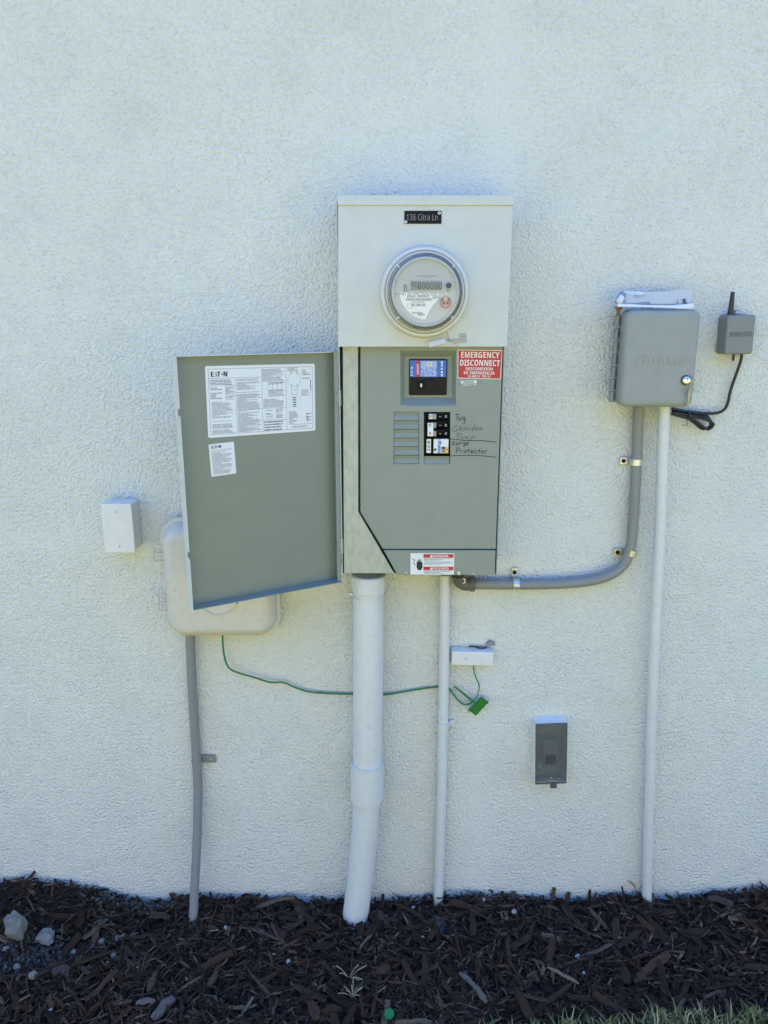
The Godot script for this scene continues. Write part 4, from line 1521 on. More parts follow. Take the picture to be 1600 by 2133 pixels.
	for q in [[1124, 1594.5, 1.3], [1124, 1598.5, 1.2], [1116, 1541, 1.0], [1183, 1584, 1.0], [1148, 1620, 1.6], [1164, 1621, 1.2]]:
		b = MB.new(M.meter_grey)
		b.sheet(disc(q[0], q[1], q[2], 0.0355), 0.0364)
		part("fleck", b, cv)
	b = MB.new(M.meter_grey)
	b.ribbon(PackedVector3Array([P(1139, 1625, 0.0364), P(1165, 1627, 0.0364)]), 0.0011)
	part("scratch", b, cv)

func tilted(c: Vector3, degrees: float) -> Transform3D:
	return Transform3D(Basis(), c) * Transform3D(Basis(Vector3.BACK, deg_to_rad(degrees)), Vector3.ZERO) * Transform3D(Basis(), -c)

func lump(b: MB, c: Vector3, h: Vector3, sd: int, rough := 0.25, n := 7, m := 10) -> void:
	var r := FastNoiseLite.new()
	r.seed = sd
	r.frequency = 0.9
	var g := []
	for i in n + 1:
		var a := PI * i / n
		var row := PackedVector3Array()
		for k in m:
			var e := TAU * k / m
			var d := Vector3(sin(a) * cos(e), cos(a), sin(a) * sin(e))
			row.append(c + d * h * (1.0 + r.get_noise_3dv(d * 1.6) * rough * 3.0))
		g.append(row)
	for i in n:
		for k in m:
			var j := (k + 1) % m
			if i > 0:
				b.tri(g[i][k], g[i][j], g[i + 1][j])
			if i < n - 1:
				b.tri(g[i][k], g[i + 1][j], g[i + 1][k])

# ---------------------------------------------------------------- pipes into the ground
func strap_ring(b: MB, c: Vector3, d: Vector3, r: float, w: float) -> void:
	b.tube(PackedVector3Array([c - d * w / 2, c - d * w * 0.48, c + d * w * 0.48, c + d * w / 2]), PackedFloat32Array([r * 0.97, r, r, r * 0.97]), 20)

func pipes() -> void:
	# thick white pipe under the panel
	var t := thing("pvc_pipe", "thick white PVC pipe from under the panel, bending into the mulch", "pipe", Vector3(-0.08, 0, 0.08))
	var b := MB.new(M.pvc_white)
	var z := 0.054
	b.tube(path([[768, 1196, z], [767.5, 1300, z], [767, 1400, z], [766.3, 1500, z], [765.5, 1600, z]]), 0.0395, 36)
	part("upper_pipe", b, t)
	b = MB.new(M.pvc_white)
	var top := P(768, 1197.5, z)
	b.tube(PackedVector3Array([top, top + Vector3(0, -0.006, 0), top + Vector3(0, -0.040, 0), top + Vector3(0, -0.044, 0)]), PackedFloat32Array([0.0425, 0.0425, 0.0425, 0.0405]), 36)
	for k in 8:
		var a := TAU * (k + 0.3) / 8
		b.box(Vector3(-0.003, -0.036, -0.001), Vector3(0.003, -0.004, 0.002), 0.0006, Transform3D(Basis(Vector3.UP, a), top + Vector3(sin(a), 0, cos(a)) * 0.0425))
	part("collar", b, t)
	b = MB.new(M.zinc)
	var bd := P(768, 1237, z)
	b.tube(PackedVector3Array([bd, bd + Vector3(0, -0.0022, 0)]), 0.0402, 36, false)
	b.use(M.pvc_white)
	b.box(bd + Vector3(-0.051, -0.004, -0.004), bd + Vector3(-0.040, 0.004, 0.003), 0.001)
	part("band", b, t)
	b = MB.new(M.pvc_white)
	b.tube(path([[765.3, 1590, z], [765.2, 1592, z], [764.6, 1655, z + 0.001], [764.5, 1660, z + 0.001]]), 0.0450, 36)
	part("coupling", b, t)
	b = MB.new(M.pvc_white)
	b.tube(path([[764.4, 1645, z + 0.001], [762, 1700, z + 0.002], [757.5, 1760, z + 0.004], [750.5, 1830, z + 0.008], [744, 1880, z + 0.013], [737, 1935, z + 0.020], [729, 1990, z + 0.028]]), 0.0368, 36)
	part("lower_pipe", b, t)
	# thin white pipe
	t = thing("pvc_pipe", "thin white pipe from under the panel beside the small bonding box", "pipe", P(913, 1880, 0.02))
	b = MB.new(M.pvc_white)
	b.tube(path([[927, 1197, 0.024], [926, 1300, 0.022], [924.3, 1430, 0.020], [921.5, 1580, 0.020], [917.5, 1730, 0.020], [912.5, 1890, 0.020], [911.5, 1930, 0.020]]), 0.0138, 24)
	part("pipe", b, t)
	b = MB.new(M.pvc_white)
	var sc := P(923, 1509, 0.020)
	strap_ring(b, sc, Vector3.UP, 0.0168, 0.016)
	var ea := P(935, 1514, 0.006)
	var eb := P(949, 1500, 0.006)
	b.slab(rrect(ea.x, ea.y, eb.x, eb.y, 0.005, 4), [[0, 0.001], [0, 0.005], [0.001, 0.006]])
	var st := part("strap", b, t)
	b = MB.new(M.white_plastic)
	b.lathe([[0.0045, 0], [0.004, 0.002], [0, 0.003]], Transform3D(Basis(), P(943, 1506, 0.006)), 12)
	part("screw", b, st)
	# tall white pipe under the controller
	t = thing("pvc_pipe", "tall thin white pipe rising from the mulch to the irrigation controller", "pipe", P(1347, 1880, 0.02))
	b = MB.new(M.pvc_white)
	b.tube(path([[1383.5, 846, 0.045], [1382, 900, 0.045], [1374.5, 1110, 0.040], [1361, 1400, 0.032], [1353.5, 1640, 0.025], [1347.5, 1870, 0.02], [1346, 1930, 0.02]]), 0.0137, 24)
	part("pipe", b, t)
	# grey pipe on the left
	t = thing("grey_conduit", "grey bowed conduit pipe dropping from the beige box to the mulch", "conduit", P(402, 1915, 0.085))
	b = MB.new(M.pvc_grey)
	b.tube(path([[396, 1318, 0.028], [399, 1400, 0.022], [404.5, 1500, 0.018], [409.5, 1580, 0.018], [412.5, 1650, 0.022], [410.5, 1750, 0.040], [405.5, 1850, 0.065], [402, 1930, 0.090], [401, 1975, 0.1]]), 0.0125, 24)
	part("pipe", b, t)
	b = MB.new(M.conduit_grey)
	strap_ring(b, P(410, 1588, 0.018), Vector3(0.03, -1, 0).normalized(), 0.0140, 0.014)
	var ba := P(419, 1589, 0.006)
	var bb := P(449, 1574, 0.006)
	b.box(Vector3(ba.x, ba.y, 0.001), Vector3(bb.x, bb.y, 0.005), 0.0008)
	st = part("strap", b, t, "dull brown metal strap with one ear")
	b = MB.new(M.zinc)
	b.lathe([[0.0038, 0], [0.0034, 0.0018], [0, 0.0026]], Transform3D(Basis(), P(439, 1581.5, 0.0055)), 10)
	part("screw", b, st)

# ---------------------------------------------------------------- grey conduit from the panel to the controller
func grey_run() -> void:
	var t := thing("grey_conduit", "curved grey conduit running from the panel up to the irrigation controller", "conduit", P(1200, 1214, 0.02))
	var z := 0.024
	var b := MB.new(M.conduit_grey)
	b.tube(path([[1330.5, 846, 0.03], [1327, 940, z], [1322, 1040, z], [1317.5, 1110, z], [1313, 1143, z], [1303, 1170, z], [1285, 1189, z], [1258, 1203, z], [1220, 1211.5, z], [1170, 1216, z], [1110, 1217.5, z], [1040, 1217.5, z], [978, 1216.5, z]]), 0.0132, 24)
	part("pipe", b, t)
	# elbow at the panel
	b = MB.new(M.fitting_grey)
	b.tube(path([[986, 1216.8, z], [972, 1217.5, z], [963, 1215, z + 0.002], [957, 1209, z + 0.006], [954.5, 1203, z + 0.010], [954, 1198, z + 0.012]]), 0.0165, 24)
	for q in [[977.5, 989.5]]:
		b.tube(PackedVector3Array([P(q[0], 1216.5, z), P(q[0] + 0.5, 1216.5, z), P(q[1] - 0.5, 1216.8, z), P(q[1], 1216.8, z)]), PackedFloat32Array([0.0165, 0.0182, 0.0182, 0.0165]), 24)
	for k in 16:
		var a := TAU * k / 16
		var p := P(983.5, 1216.6, z) + Vector3(0, cos(a), sin(a)) * 0.0182
		b.box(p - Vector3(0.0055, 0.0011, 0.0011), p + Vector3(0.0055, 0.0011, 0.0011), 0.0004)
	var el := part("elbow", b, t)
	b = MB.new(M.zinc)
	var lp := P(963, 1210, z + 0.02)
	b.slab(PX([[954, 1204], [962, 1203.5], [969.5, 1206], [970, 1214], [964.5, 1216.5], [958, 1212]], lp.z), [[0, lp.z - 0.001], [0, lp.z], [0.0005, lp.z + 0.0006]])
	b.use(M.ink)
	b.lathe([[0.0042, 0.0008], [0, 0.0009]], Transform3D(Basis(), P(964.3, 1210.5, lp.z)), 14)
	part("bond_lug", b, el)
	# three one-hole straps
	for q in [[1325, 962, 1299, 960, 0], [1315, 1151, 1286.5, 1150.5, 1], [1074.5, 1217, 1072, 1192, 2]]:
		var vertical: bool = q[4] < 2
		var m: Material = [M.zinc, M.yellow_zinc, M.zinc][q[4]]
		b = MB.new(m)
		var pc := P(q[0], q[1], z)
		var axis := Vector3.UP if vertical else Vector3.RIGHT
		if q[4] == 1:
			axis = Vector3(0.25, 1, 0).normalized()
		strap_ring(b, pc, axis, 0.0149, 0.0155)
		if vertical:
			var ea := P(q[2] - 8.5, q[3] + 7.5, 0.006)
			var eb := P(q[0] - 9, q[3] - 7.5, 0.006)
			b.slab(rrect(ea.x, ea.y, eb.x, eb.y, 0.005, 4), [[0, 0.0005], [0, 0.005], [0.0008, 0.006]])
		else:
			var ea := P(q[2] - 7, q[1] - 9, 0.006)
			var eb := P(q[2] + 7, q[3] - 9, 0.006)
			b.slab(rrect(ea.x, ea.y, eb.x, eb.y, 0.005, 4), [[0, 0.0005], [0, 0.005], [0.0008, 0.006]])
		var s := part("strap", b, t)
		b = MB.new(M.black_plastic)
		b.lathe([[0.0056, 0], [0.0054, 0.0025], [0.004, 0.0036], [0, 0.004]], Transform3D(Basis(), P(q[2], q[3], 0.0061)), 6 if q[4] == 0 else 14)
		part("screw", b, s)

# ---------------------------------------------------------------- the irrigation controller
func controller() -> void:
	var x0 := 0.5515
	var x1 := 0.7235
	var y0 := 1.4515
	var y1 := 1.6735
	var t := thing("irrigation_controller", "grey plastic irrigation controller box with a key lock and old papers on top", "controller", Vector3(0.64, y0, 0))
	var b := MB.new(M.timer_base)
	b.slab(rrect(x0 + 0.012, y0 + 0.004, x1 - 0.004, y1 - 0.004, 0.018, 6), [[0, 0.001], [0, 0.054]])
	part("body", b, t)
	b = MB.new(M.timer_plastic)
	var rings := [[0.001, 0.0545], [0, 0.0555], [0, 0.082]]
	for k in 7:
		var q := PI / 2 * k / 6.0
		rings.append([0.013 * (1 - cos(q)), 0.084 + 0.014 * sin(q)])
	rings.append([0.0165, 0.0985])
	b.slab(rrect(x0, y0, x1, y1, 0.019, 8), rings)
	var lid := part("lid", b, t)
	b = MB.new(M.timer_plastic)
	b.text("Hunter", font(), 0.021, at2(1381, 749.5, 0.0986, -1.0), 1.25, 0.0022)
	b.lathe([[0.0022, -0.0005], [0.0022, 0.0008], [0, 0.0008]], Transform3D(Basis(), P(1443.5, 741.5, 0.0986)), 10)
	part("embossed_name", b, lid, "same-coloured raised lettering")
	# hinge knuckles
	for k in 7:
		var y := lerpf(y0 + 0.020, y1 - 0.026, k / 6.0)
		b = MB.new(M.timer_base)
		var wide := k % 2 == 0
		b.box(Vector3(x0 - 0.012, y - 0.0125, 0.044), Vector3(x0 + 0.011, y + 0.0125, 0.0535 if wide else 0.050), 0.0015)
		b.tube(PackedVector3Array([Vector3(x0 - 0.0075, y - 0.0120, 0.056), Vector3(x0 - 0.0075, y + 0.0120, 0.056)]), 0.0052 if wide else 0.0040, 10)
		b.use(M.meter_dark)
		b.box(Vector3(x0 - 0.0050, y - 0.006, 0.0550), Vector3(x0 - 0.0035, y + 0.006, 0.0612 if wide else 0.0596), 0.0003)
		part("hinge_knuckle", b, t)
	# lock
	var lp := P(1428.7, 792, 0.0985)
	var lx := Transform3D(Basis(), lp)
	b = MB.new(M.meter_dark)
	b.lathe([[0.0122, 0], [0.0122, 0.0015], [0.0112, 0.003], [0.0098, 0.003]], lx, 28)
	b.use(M.chrome)
	b.lathe([[0.0098, 0.002], [0.0098, 0.0055], [0.0085, 0.0075], [0.0060, 0.0084], [0, 0.0086]], lx, 28)
	part("lock", b, lid, "round chromed key lock")
	# key in the lock and its twin on the ring
	b = MB.new(M.brass)
	b.slab(PackedVector2Array([Vector2(-0.001, -0.0085), Vector2(0.0065, -0.0105), Vector2(0.0085, -0.003), Vector2(0.0070, 0.006), Vector2(0.0030, 0.008), Vector2(-0.001, 0.003)]), [[0, 0.0090], [0, 0.0125], [0.0006, 0.013]], lx * Transform3D(Basis(Vector3.UP, 0.9), Vector3(0, 0, 0.002)))
	var kr := PackedVector3Array()
	var kc := lp + Vector3(0.008, -0.016, 0.010)
	for k in 25:
		var a := TAU * k / 24
		kr.append(kc + Vector3(cos(a) * 0.0085, sin(a) * 0.0105, cos(a) * 0.004))
	b.tube(kr, 0.0007, 6, false)
	var hk := P(1436, 818, 0.106)
	b.slab(PackedVector2Array([Vector2(-0.0045, 0.006), Vector2(-0.004, -0.008), Vector2(-0.0016, -0.013), Vector2(-0.0018, -0.031), Vector2(0.0006, -0.033), Vector2(0.0022, -0.030), Vector2(0.0018, -0.026), Vector2(0.0028, -0.022), Vector2(0.0016, -0.013), Vector2(0.0044, -0.008), Vector2(0.0046, 0.004), Vector2(0.002, 0.009), Vector2(-0.002, 0.009)]), [[0, -0.001], [0, 0.0004], [0.0003, 0.0008]], Transform3D(Basis(Vector3.UP, 0.5) * Basis(Vector3.BACK, -0.06), hk))
	lone("key_pair", b, "two small worn keys on a ring hanging from the controller lock", "keys", lp)
	papers(y1)

func crumpled(b: MB, pts: Array, depth: Vector3, waves: float, sd: int, tex := false) -> void:
	# a strip of paper between a lower and an upper run of points, gently buckled
	var nn := FastNoiseLite.new()
	nn.seed = sd
	nn.frequency = 1.0
	var n := 18
	var m := 6
	var lo := smooth(PackedVector3Array(pts[0]), 6)
	var hi := smooth(PackedVector3Array(pts[1]), 6)
	var grid := []
	for i in n + 1:
		var f := float(i) / n
		var row := PackedVector3Array()
		for k in m + 1:
			var g := float(k) / m
			var a := lo[int(f * (lo.size() - 1))]
			var c := hi[int(f * (hi.size() - 1))]
			row.append(a.lerp(c, g) + depth.normalized() * nn.get_noise_2d(f * 5.0, g * 2.0) * waves)
		grid.append(row)
	for i in n:
		for k in m:
			var a: Vector3 = grid[i][k]
			var c: Vector3 = grid[i + 1][k]
			var d: Vector3 = grid[i + 1][k + 1]
			var e: Vector3 = grid[i][k + 1]
			b.quad(a, c, d, e)
			b.quad(a - depth, e - depth, d - depth, c - depth)
	# closed edges
	for i in n:
		b.quad(grid[i][0] - depth, grid[i + 1][0] - depth, grid[i + 1][0], grid[i][0])
		b.quad(grid[i][m], grid[i + 1][m], grid[i + 1][m] - depth, grid[i][m] - depth)

func papers(top: float) -> void:
	# a folded bundle of papers lying on the controller, leaning on the wall
	var t := thing("paper_bundle", "folded weathered papers lying on the irrigation controller", "papers", Vector3(0.63, top, 0.05))
	var y := top + 0.002
	var b := MB.new(M.paper)
	# lower sheet, tipped towards the viewer: its front fold is the white strip
	crumpled(b, [[Vector3(0.532, y + 0.004, 0.088), Vector3(0.60, y + 0.003, 0.092), Vector3(0.66, y + 0.001, 0.093), Vector3(0.703, y, 0.092)],
		[Vector3(0.532, y + 0.010, 0.086), Vector3(0.60, y + 0.007, 0.090), Vector3(0.66, y + 0.006, 0.091), Vector3(0.705, y + 0.0115, 0.090)]], Vector3(0, 0.0006, 0.0016), 0.0008, 2)
	crumpled(b, [[Vector3(0.534, y + 0.0105, 0.085), Vector3(0.60, y + 0.008, 0.088), Vector3(0.66, y + 0.007, 0.089), Vector3(0.703, y + 0.012, 0.088)],
		[Vector3(0.545, y + 0.014, 0.020), Vector3(0.60, y + 0.012, 0.020), Vector3(0.66, y + 0.012, 0.02), Vector3(0.70, y + 0.014, 0.02)]], Vector3(0, 0.0012, 0), 0.001, 6)
	part("lower_sheet", b, t)
	b = MB.new(M.old_paper)
	crumpled(b, [[Vector3(0.553, y + 0.013, 0.074), Vector3(0.60, y + 0.011, 0.074), Vector3(0.66, y + 0.011, 0.074), Vector3(0.704, y + 0.014, 0.074)],
		[Vector3(0.562, y + 0.037, 0.046), Vector3(0.61, y + 0.036, 0.046), Vector3(0.66, y + 0.040, 0.046), Vector3(0.713, y + 0.043, 0.046)]], Vector3(0, 0.0008, 0.0012), 0.0016, 9)
	var st := part("stained_sheet", b, t, "yellowed folded sheet with a few printed letters")
	b = MB.new(M.ink)
	var nrm := Vector3(0, 0.72, 0.69)
	var foot := Vector3(0.63, y + 0.0125, 0.074) + nrm * 0.0034
	var meet := func(u: float, v: float) -> Vector3:
		var d := ray(u, v)
		return CAM + d * ((foot - CAM).dot(nrm) / d.dot(nrm))
	var slope := Basis(Vector3.RIGHT, Vector3(0, 0.69, -0.72), nrm)
	b.text("WI", font(), 0.0088, Transform3D(slope * Basis(Vector3.BACK, deg_to_rad(-90)), meet.call(1426, 628)), 1.2)
	b.use(M.paper_grey)
	b.text("ABOUT", font(), 0.0045, Transform3D(slope, meet.call(1331, 616)), 1.1)
	b.ribbon(PackedVector3Array([meet.call(1411, 624), meet.call(1411.5, 634)]), 0.003, nrm)
	b.ribbon(PackedVector3Array([meet.call(1312, 634.5), meet.call(1333, 632.5), meet.call(1354, 631)]), 0.0075, nrm)
	part("print", b, st)
	b = MB.new(M.paper)
	crumpled(b, [[Vector3(0.556, y + 0.015, 0.060), Vector3(0.575, y + 0.015, 0.062), Vector3(0.595, y + 0.015, 0.062), Vector3(0.615, y + 0.014, 0.060)],
		[Vector3(0.556, y + 0.040, 0.044), Vector3(0.575, y + 0.039, 0.046), Vector3(0.60, y + 0.038, 0.046), Vector3(0.64, y + 0.036, 0.044)]], Vector3(0, 0.0008, 0.001), 0.002, 14)
	part("upper_sheet", b, t)
	# the rolled end on the left and the dried remains stuck below it
	b = MB.new(M.paper_grey)
	b.tube(smooth(PackedVector3Array([Vector3(0.536, y + 0.012, 0.078), Vector3(0.542, y + 0.024, 0.070), Vector3(0.552, y + 0.034, 0.058)])), 0.0075, 12, true, 0.6)
	b.use(M.paper)
	b.tube(smooth(PackedVector3Array([Vector3(0.534, y + 0.014, 0.085), Vector3(0.540, y + 0.020, 0.080), Vector3(0.545, y + 0.026, 0.076)])), 0.0070, 12, true, 0.6)
	part("rolled_end", b, t)
	b = MB.new(M.brown_scrap)
	lump(b, Vector3(0.540, y + 0.001, 0.070), Vector3(0.009, 0.004, 0.007), 22, 0.35)
	lump(b, Vector3(0.5425, y - 0.009, 0.062), Vector3(0.004, 0.007, 0.004), 23, 0.4)
	part("dried_scrap", b, t, "brown dried scrap under the rolled end")

# ---------------------------------------------------------------- the radio receiver and its cable
func receiver() -> void:
	var z1 := 0.046
	var a := P(1508, 738, z1)
	var d := P(1577, 656, z1)
	var t := thing("radio_receiver", "small grey receiver box with a stubby black antenna", "receiver", Vector3((a.x + d.x) / 2, a.y, 0))
	var cx := (a.x + d.x) / 2
	var cy := (a.y + d.y) / 2
	var tx := Transform3D(Basis(Vector3.BACK, deg_to_rad(1.2)), Vector3(cx, cy, 0))
	var hw := (d.x - a.x) / 2
	var hh := (d.y - a.y) / 2
	var b := MB.new(M.sensor_plastic)
	var rings := [[-0.001, 0.001], [0, 0.002], [0.0, 0.040]]
	for k in 5:
		var q := PI / 2 * k / 4.0
		rings.append([0.005 * (1 - cos(q)), 0.041 + 0.005 * sin(q)])
	b.slab(rrect(-hw, -hh, hw, hh, 0.007, 5), rings, tx)
	var body := part("body", b, t)
	b = MB.new(M.letter_grey)
	b.text("WIRELESS", font(), 0.0105, tx * Transform3D(Basis(), Vector3(0.001, 0.001, 0.0462)), 0.78, 0.0016)
	part("embossed_name", b, body)
	b = MB.new(M.dark_rubber)
	var p0 := P(1521.3, 656.5, 0.030)
	b.tube(PackedVector3Array([p0, p0 + Vector3(0, 0.001, 0), p0 + Vector3(0, 0.046, 0), p0 + Vector3(0, 0.052, 0), p0 + Vector3(0, 0.053, 0)]), PackedFloat32Array([0.0072, 0.0074, 0.0046, 0.0043, 0.0035]), 18)
	b.use(M.sensor_plastic)
	b.tube(PackedVector3Array([p0 + Vector3(0, -0.004, 0), p0 + Vector3(0, 0.0008, 0)]), 0.0090, 18)
	part("antenna", b, t)
	b = MB.new(M.sensor_plastic)
	var sp := P(1535, 652, 0.010)
	b.lathe([[0.0065, -0.009], [0.0065, 0.0], [0, 0.0002]], Transform3D(Basis(), sp), 16)
	b.use(M.zinc)
	b.lathe([[0.0048, 0.0003], [0.0044, 0.002], [0.003, 0.003], [0, 0.0034]], Transform3D(Basis(), sp), 16)
	b.use(M.ink)
	b.lathe([[0.0013, 0.0035], [0, 0.0036]], Transform3D(Basis(), sp), 6)
	part("mounting_screw", b, t)
	b = MB.new(M.dark_rubber)
	var g := P(1527.5, 744, 0.022)
	b.tube(PackedVector3Array([g + Vector3(0, 0.010, 0), g + Vector3(0.0005, -0.004, 0), g + Vector3(0.0005, -0.010, 0)]), PackedFloat32Array([0.003, 0.0034, 0.0012]), 8)
	part("drain_plug", b, t)
	# the cable with its tied coil
	b = MB.new(M.black_cable)
	b.tube(path([[1545.5, 735, 0.024], [1543.5, 750, 0.022], [1537, 770, 0.018], [1528, 795, 0.014], [1520.5, 818, 0.012], [1516.5, 838, 0.012], [1508.5, 853, 0.014], [1492, 860.5, 0.016], [1465, 861, 0.020], [1440, 858.5, 0.024], [1418, 855, 0.03], [1400, 851, 0.034]]), 0.0036, 12)
	for q in [[0, 0.020, 0], [1, 0.027, 3], [2, 0.016, -3]]:
		var o: float = q[2]
		var z: float = q[1]
		b.tube(path([[1400, 858 + o * 0.6, z + 0.01], [1425, 862 + o * 0.4, z + 0.008], [1447, 866 + o, z], [1468, 869 + o * 1.4, z], [1480 + o * 0.8, 876 + o * 1.2, z], [1483 + o, 886, z], [1474 + o * 0.5, 893 + o * 0.5, z], [1462, 890 - o, z], [1448, 879 - o, z], [1434, 871 - o * 0.4, z + 0.004], [1412, 865 - o * 0.4, z + 0.010], [1399, 862, z + 0.012]]), 0.0033, 10)
	var tie := P(1434, 864.5, 0.028)
	b.tube(PackedVector3Array([tie + Vector3(-0.003, 0, 0), tie + Vector3(0.003, 0, 0)]), 0.0098, 14)
	b.tube(path([[1433, 872, 0.03], [1431, 880, 0.028], [1430, 884.5, 0.026], [1420, 886, 0.022]]), 0.0008, 5)
	b.tube(path([[1430, 884, 0.026], [1433.5, 888, 0.024]]), 0.0007, 5)
	lone("black_cable", b, "black cable from the receiver box, tied in a coil under the controller", "cable", P(1450, 890, 0.0))

# ---------------------------------------------------------------- green bonding wire and its tag
func green_wire() -> void:
	var b := MB.new(M.green_wire)
	b.tube(path([[463.5, 1318, 0.03], [464.5, 1342, 0.028], [468, 1370, 0.024], [478, 1392, 0.020], [500, 1402.5, 0.018], [530, 1411, 0.016], [562, 1421, 0.014], [590, 1421.5, 0.012], [615, 1432, 0.010], [645, 1441, 0.008], [690, 1444.5, 0.006], [736, 1445.5, 0.006], [800, 1446.5, 0.006], [840, 1441, 0.006], [880, 1434.5, 0.006], [915, 1430.5, 0.0045], [930, 1431, 0.0045], [942, 1442, 0.010], [953, 1457, 0.014], [964, 1466, 0.016], [975, 1467, 0.018], [983, 1462.5, 0.020]]), 0.0025, 8)
	b.tube(path([[986.5, 1384, 0.014], [987, 1396, 0.014], [991, 1410, 0.014], [998, 1427, 0.014], [997, 1440, 0.016], [992.5, 1452, 0.018], [984.5, 1461, 0.020]]), 0.0016, 8)
	lone("green_wire", b, "thin green wire looping from the beige box to the bonding box", "wire", P(700, 1445, 0.0))
	var tc := P(996.5, 1471.5, 0.022)
	var t := thing("green_tag", "small green moulded plastic tag with a stalk on the wire", "tag", tc)
	b = MB.new(M.green_tag)
	b.tube(PackedVector3Array([P(946, 1429.5, 0.020), P(950, 1432.5, 0.020), P(984, 1459.5, 0.021), P(990, 1464, 0.021)]), PackedFloat32Array([0.0022, 0.0027, 0.0035, 0.0035]), 10)
	part("stalk", b, t)
	var q := PX([[1003.5, 1452.5], [1017, 1463.5], [991.5, 1491.5], [976, 1479.5]], 0.024)
	b = MB.new(M.green_tag)
	b.slab(q, [[0, 0.019], [0, 0.0232], [0.0006, 0.024]], Transform3D(), true)
	b.box(P(1015, 1466, 0.020), P(1017.5, 1459, 0.024), 0.0004)
	b.box(P(975, 1484, 0.020), P(977, 1479, 0.024), 0.0004)
	var pl := part("plate", b, t)
	b = MB.new(M.tag_relief)
	var a := P(1003.5, 1455, 0.0243)
	var e := P(979.5, 1479, 0.0243)
	var sd := (P(1014.5, 1464, 0.0243) - a)
	var r := RandomNumberGenerator.new()
	r.seed = 3
	for k in 4:
		var f0 := a + sd * (0.15 + 0.23 * k)
		var n := 7
		for i in n:
			var g0 := f0 + (e - a) * (0.1 + 0.8 * i / n)
			b.ribbon(PackedVector3Array([g0, g0 + (e - a) * 0.8 / n * r.randf_range(0.4, 0.8)]), 0.0011)
			b.ribbon(PackedVector3Array([g0, g0 + sd * r.randf_range(0.06, 0.14)]), 0.0008)
	part("raised_print", b, pl)

# ---------------------------------------------------------------- stones, scraps, weeds and grass
func stone(label: String, u: float, v: float, w: float, h: float, sd: int, m: Material, group := "stones lying in the mulch", called := "stone") -> void:
	var p := G(u, v + h * 0.4, 0.0)
	p.y = ground_y(p.x, p.z) + 0.004
	p = G(u, v + h * 0.4, p.y)
	var s := (p - CAM).length() / F
	var b := MB.new(m)
	var hh := Vector3(w * s * 0.40, h * s * 0.40, w * s * 0.36)
	lump(b, p + Vector3(0, hh.y * 0.75, 0), hh, sd, 0.22, 8, 12)
	lone(called, b, label, called.get_slice("_", 0) if called == "stone" else "scrap", p, group, 28.0)

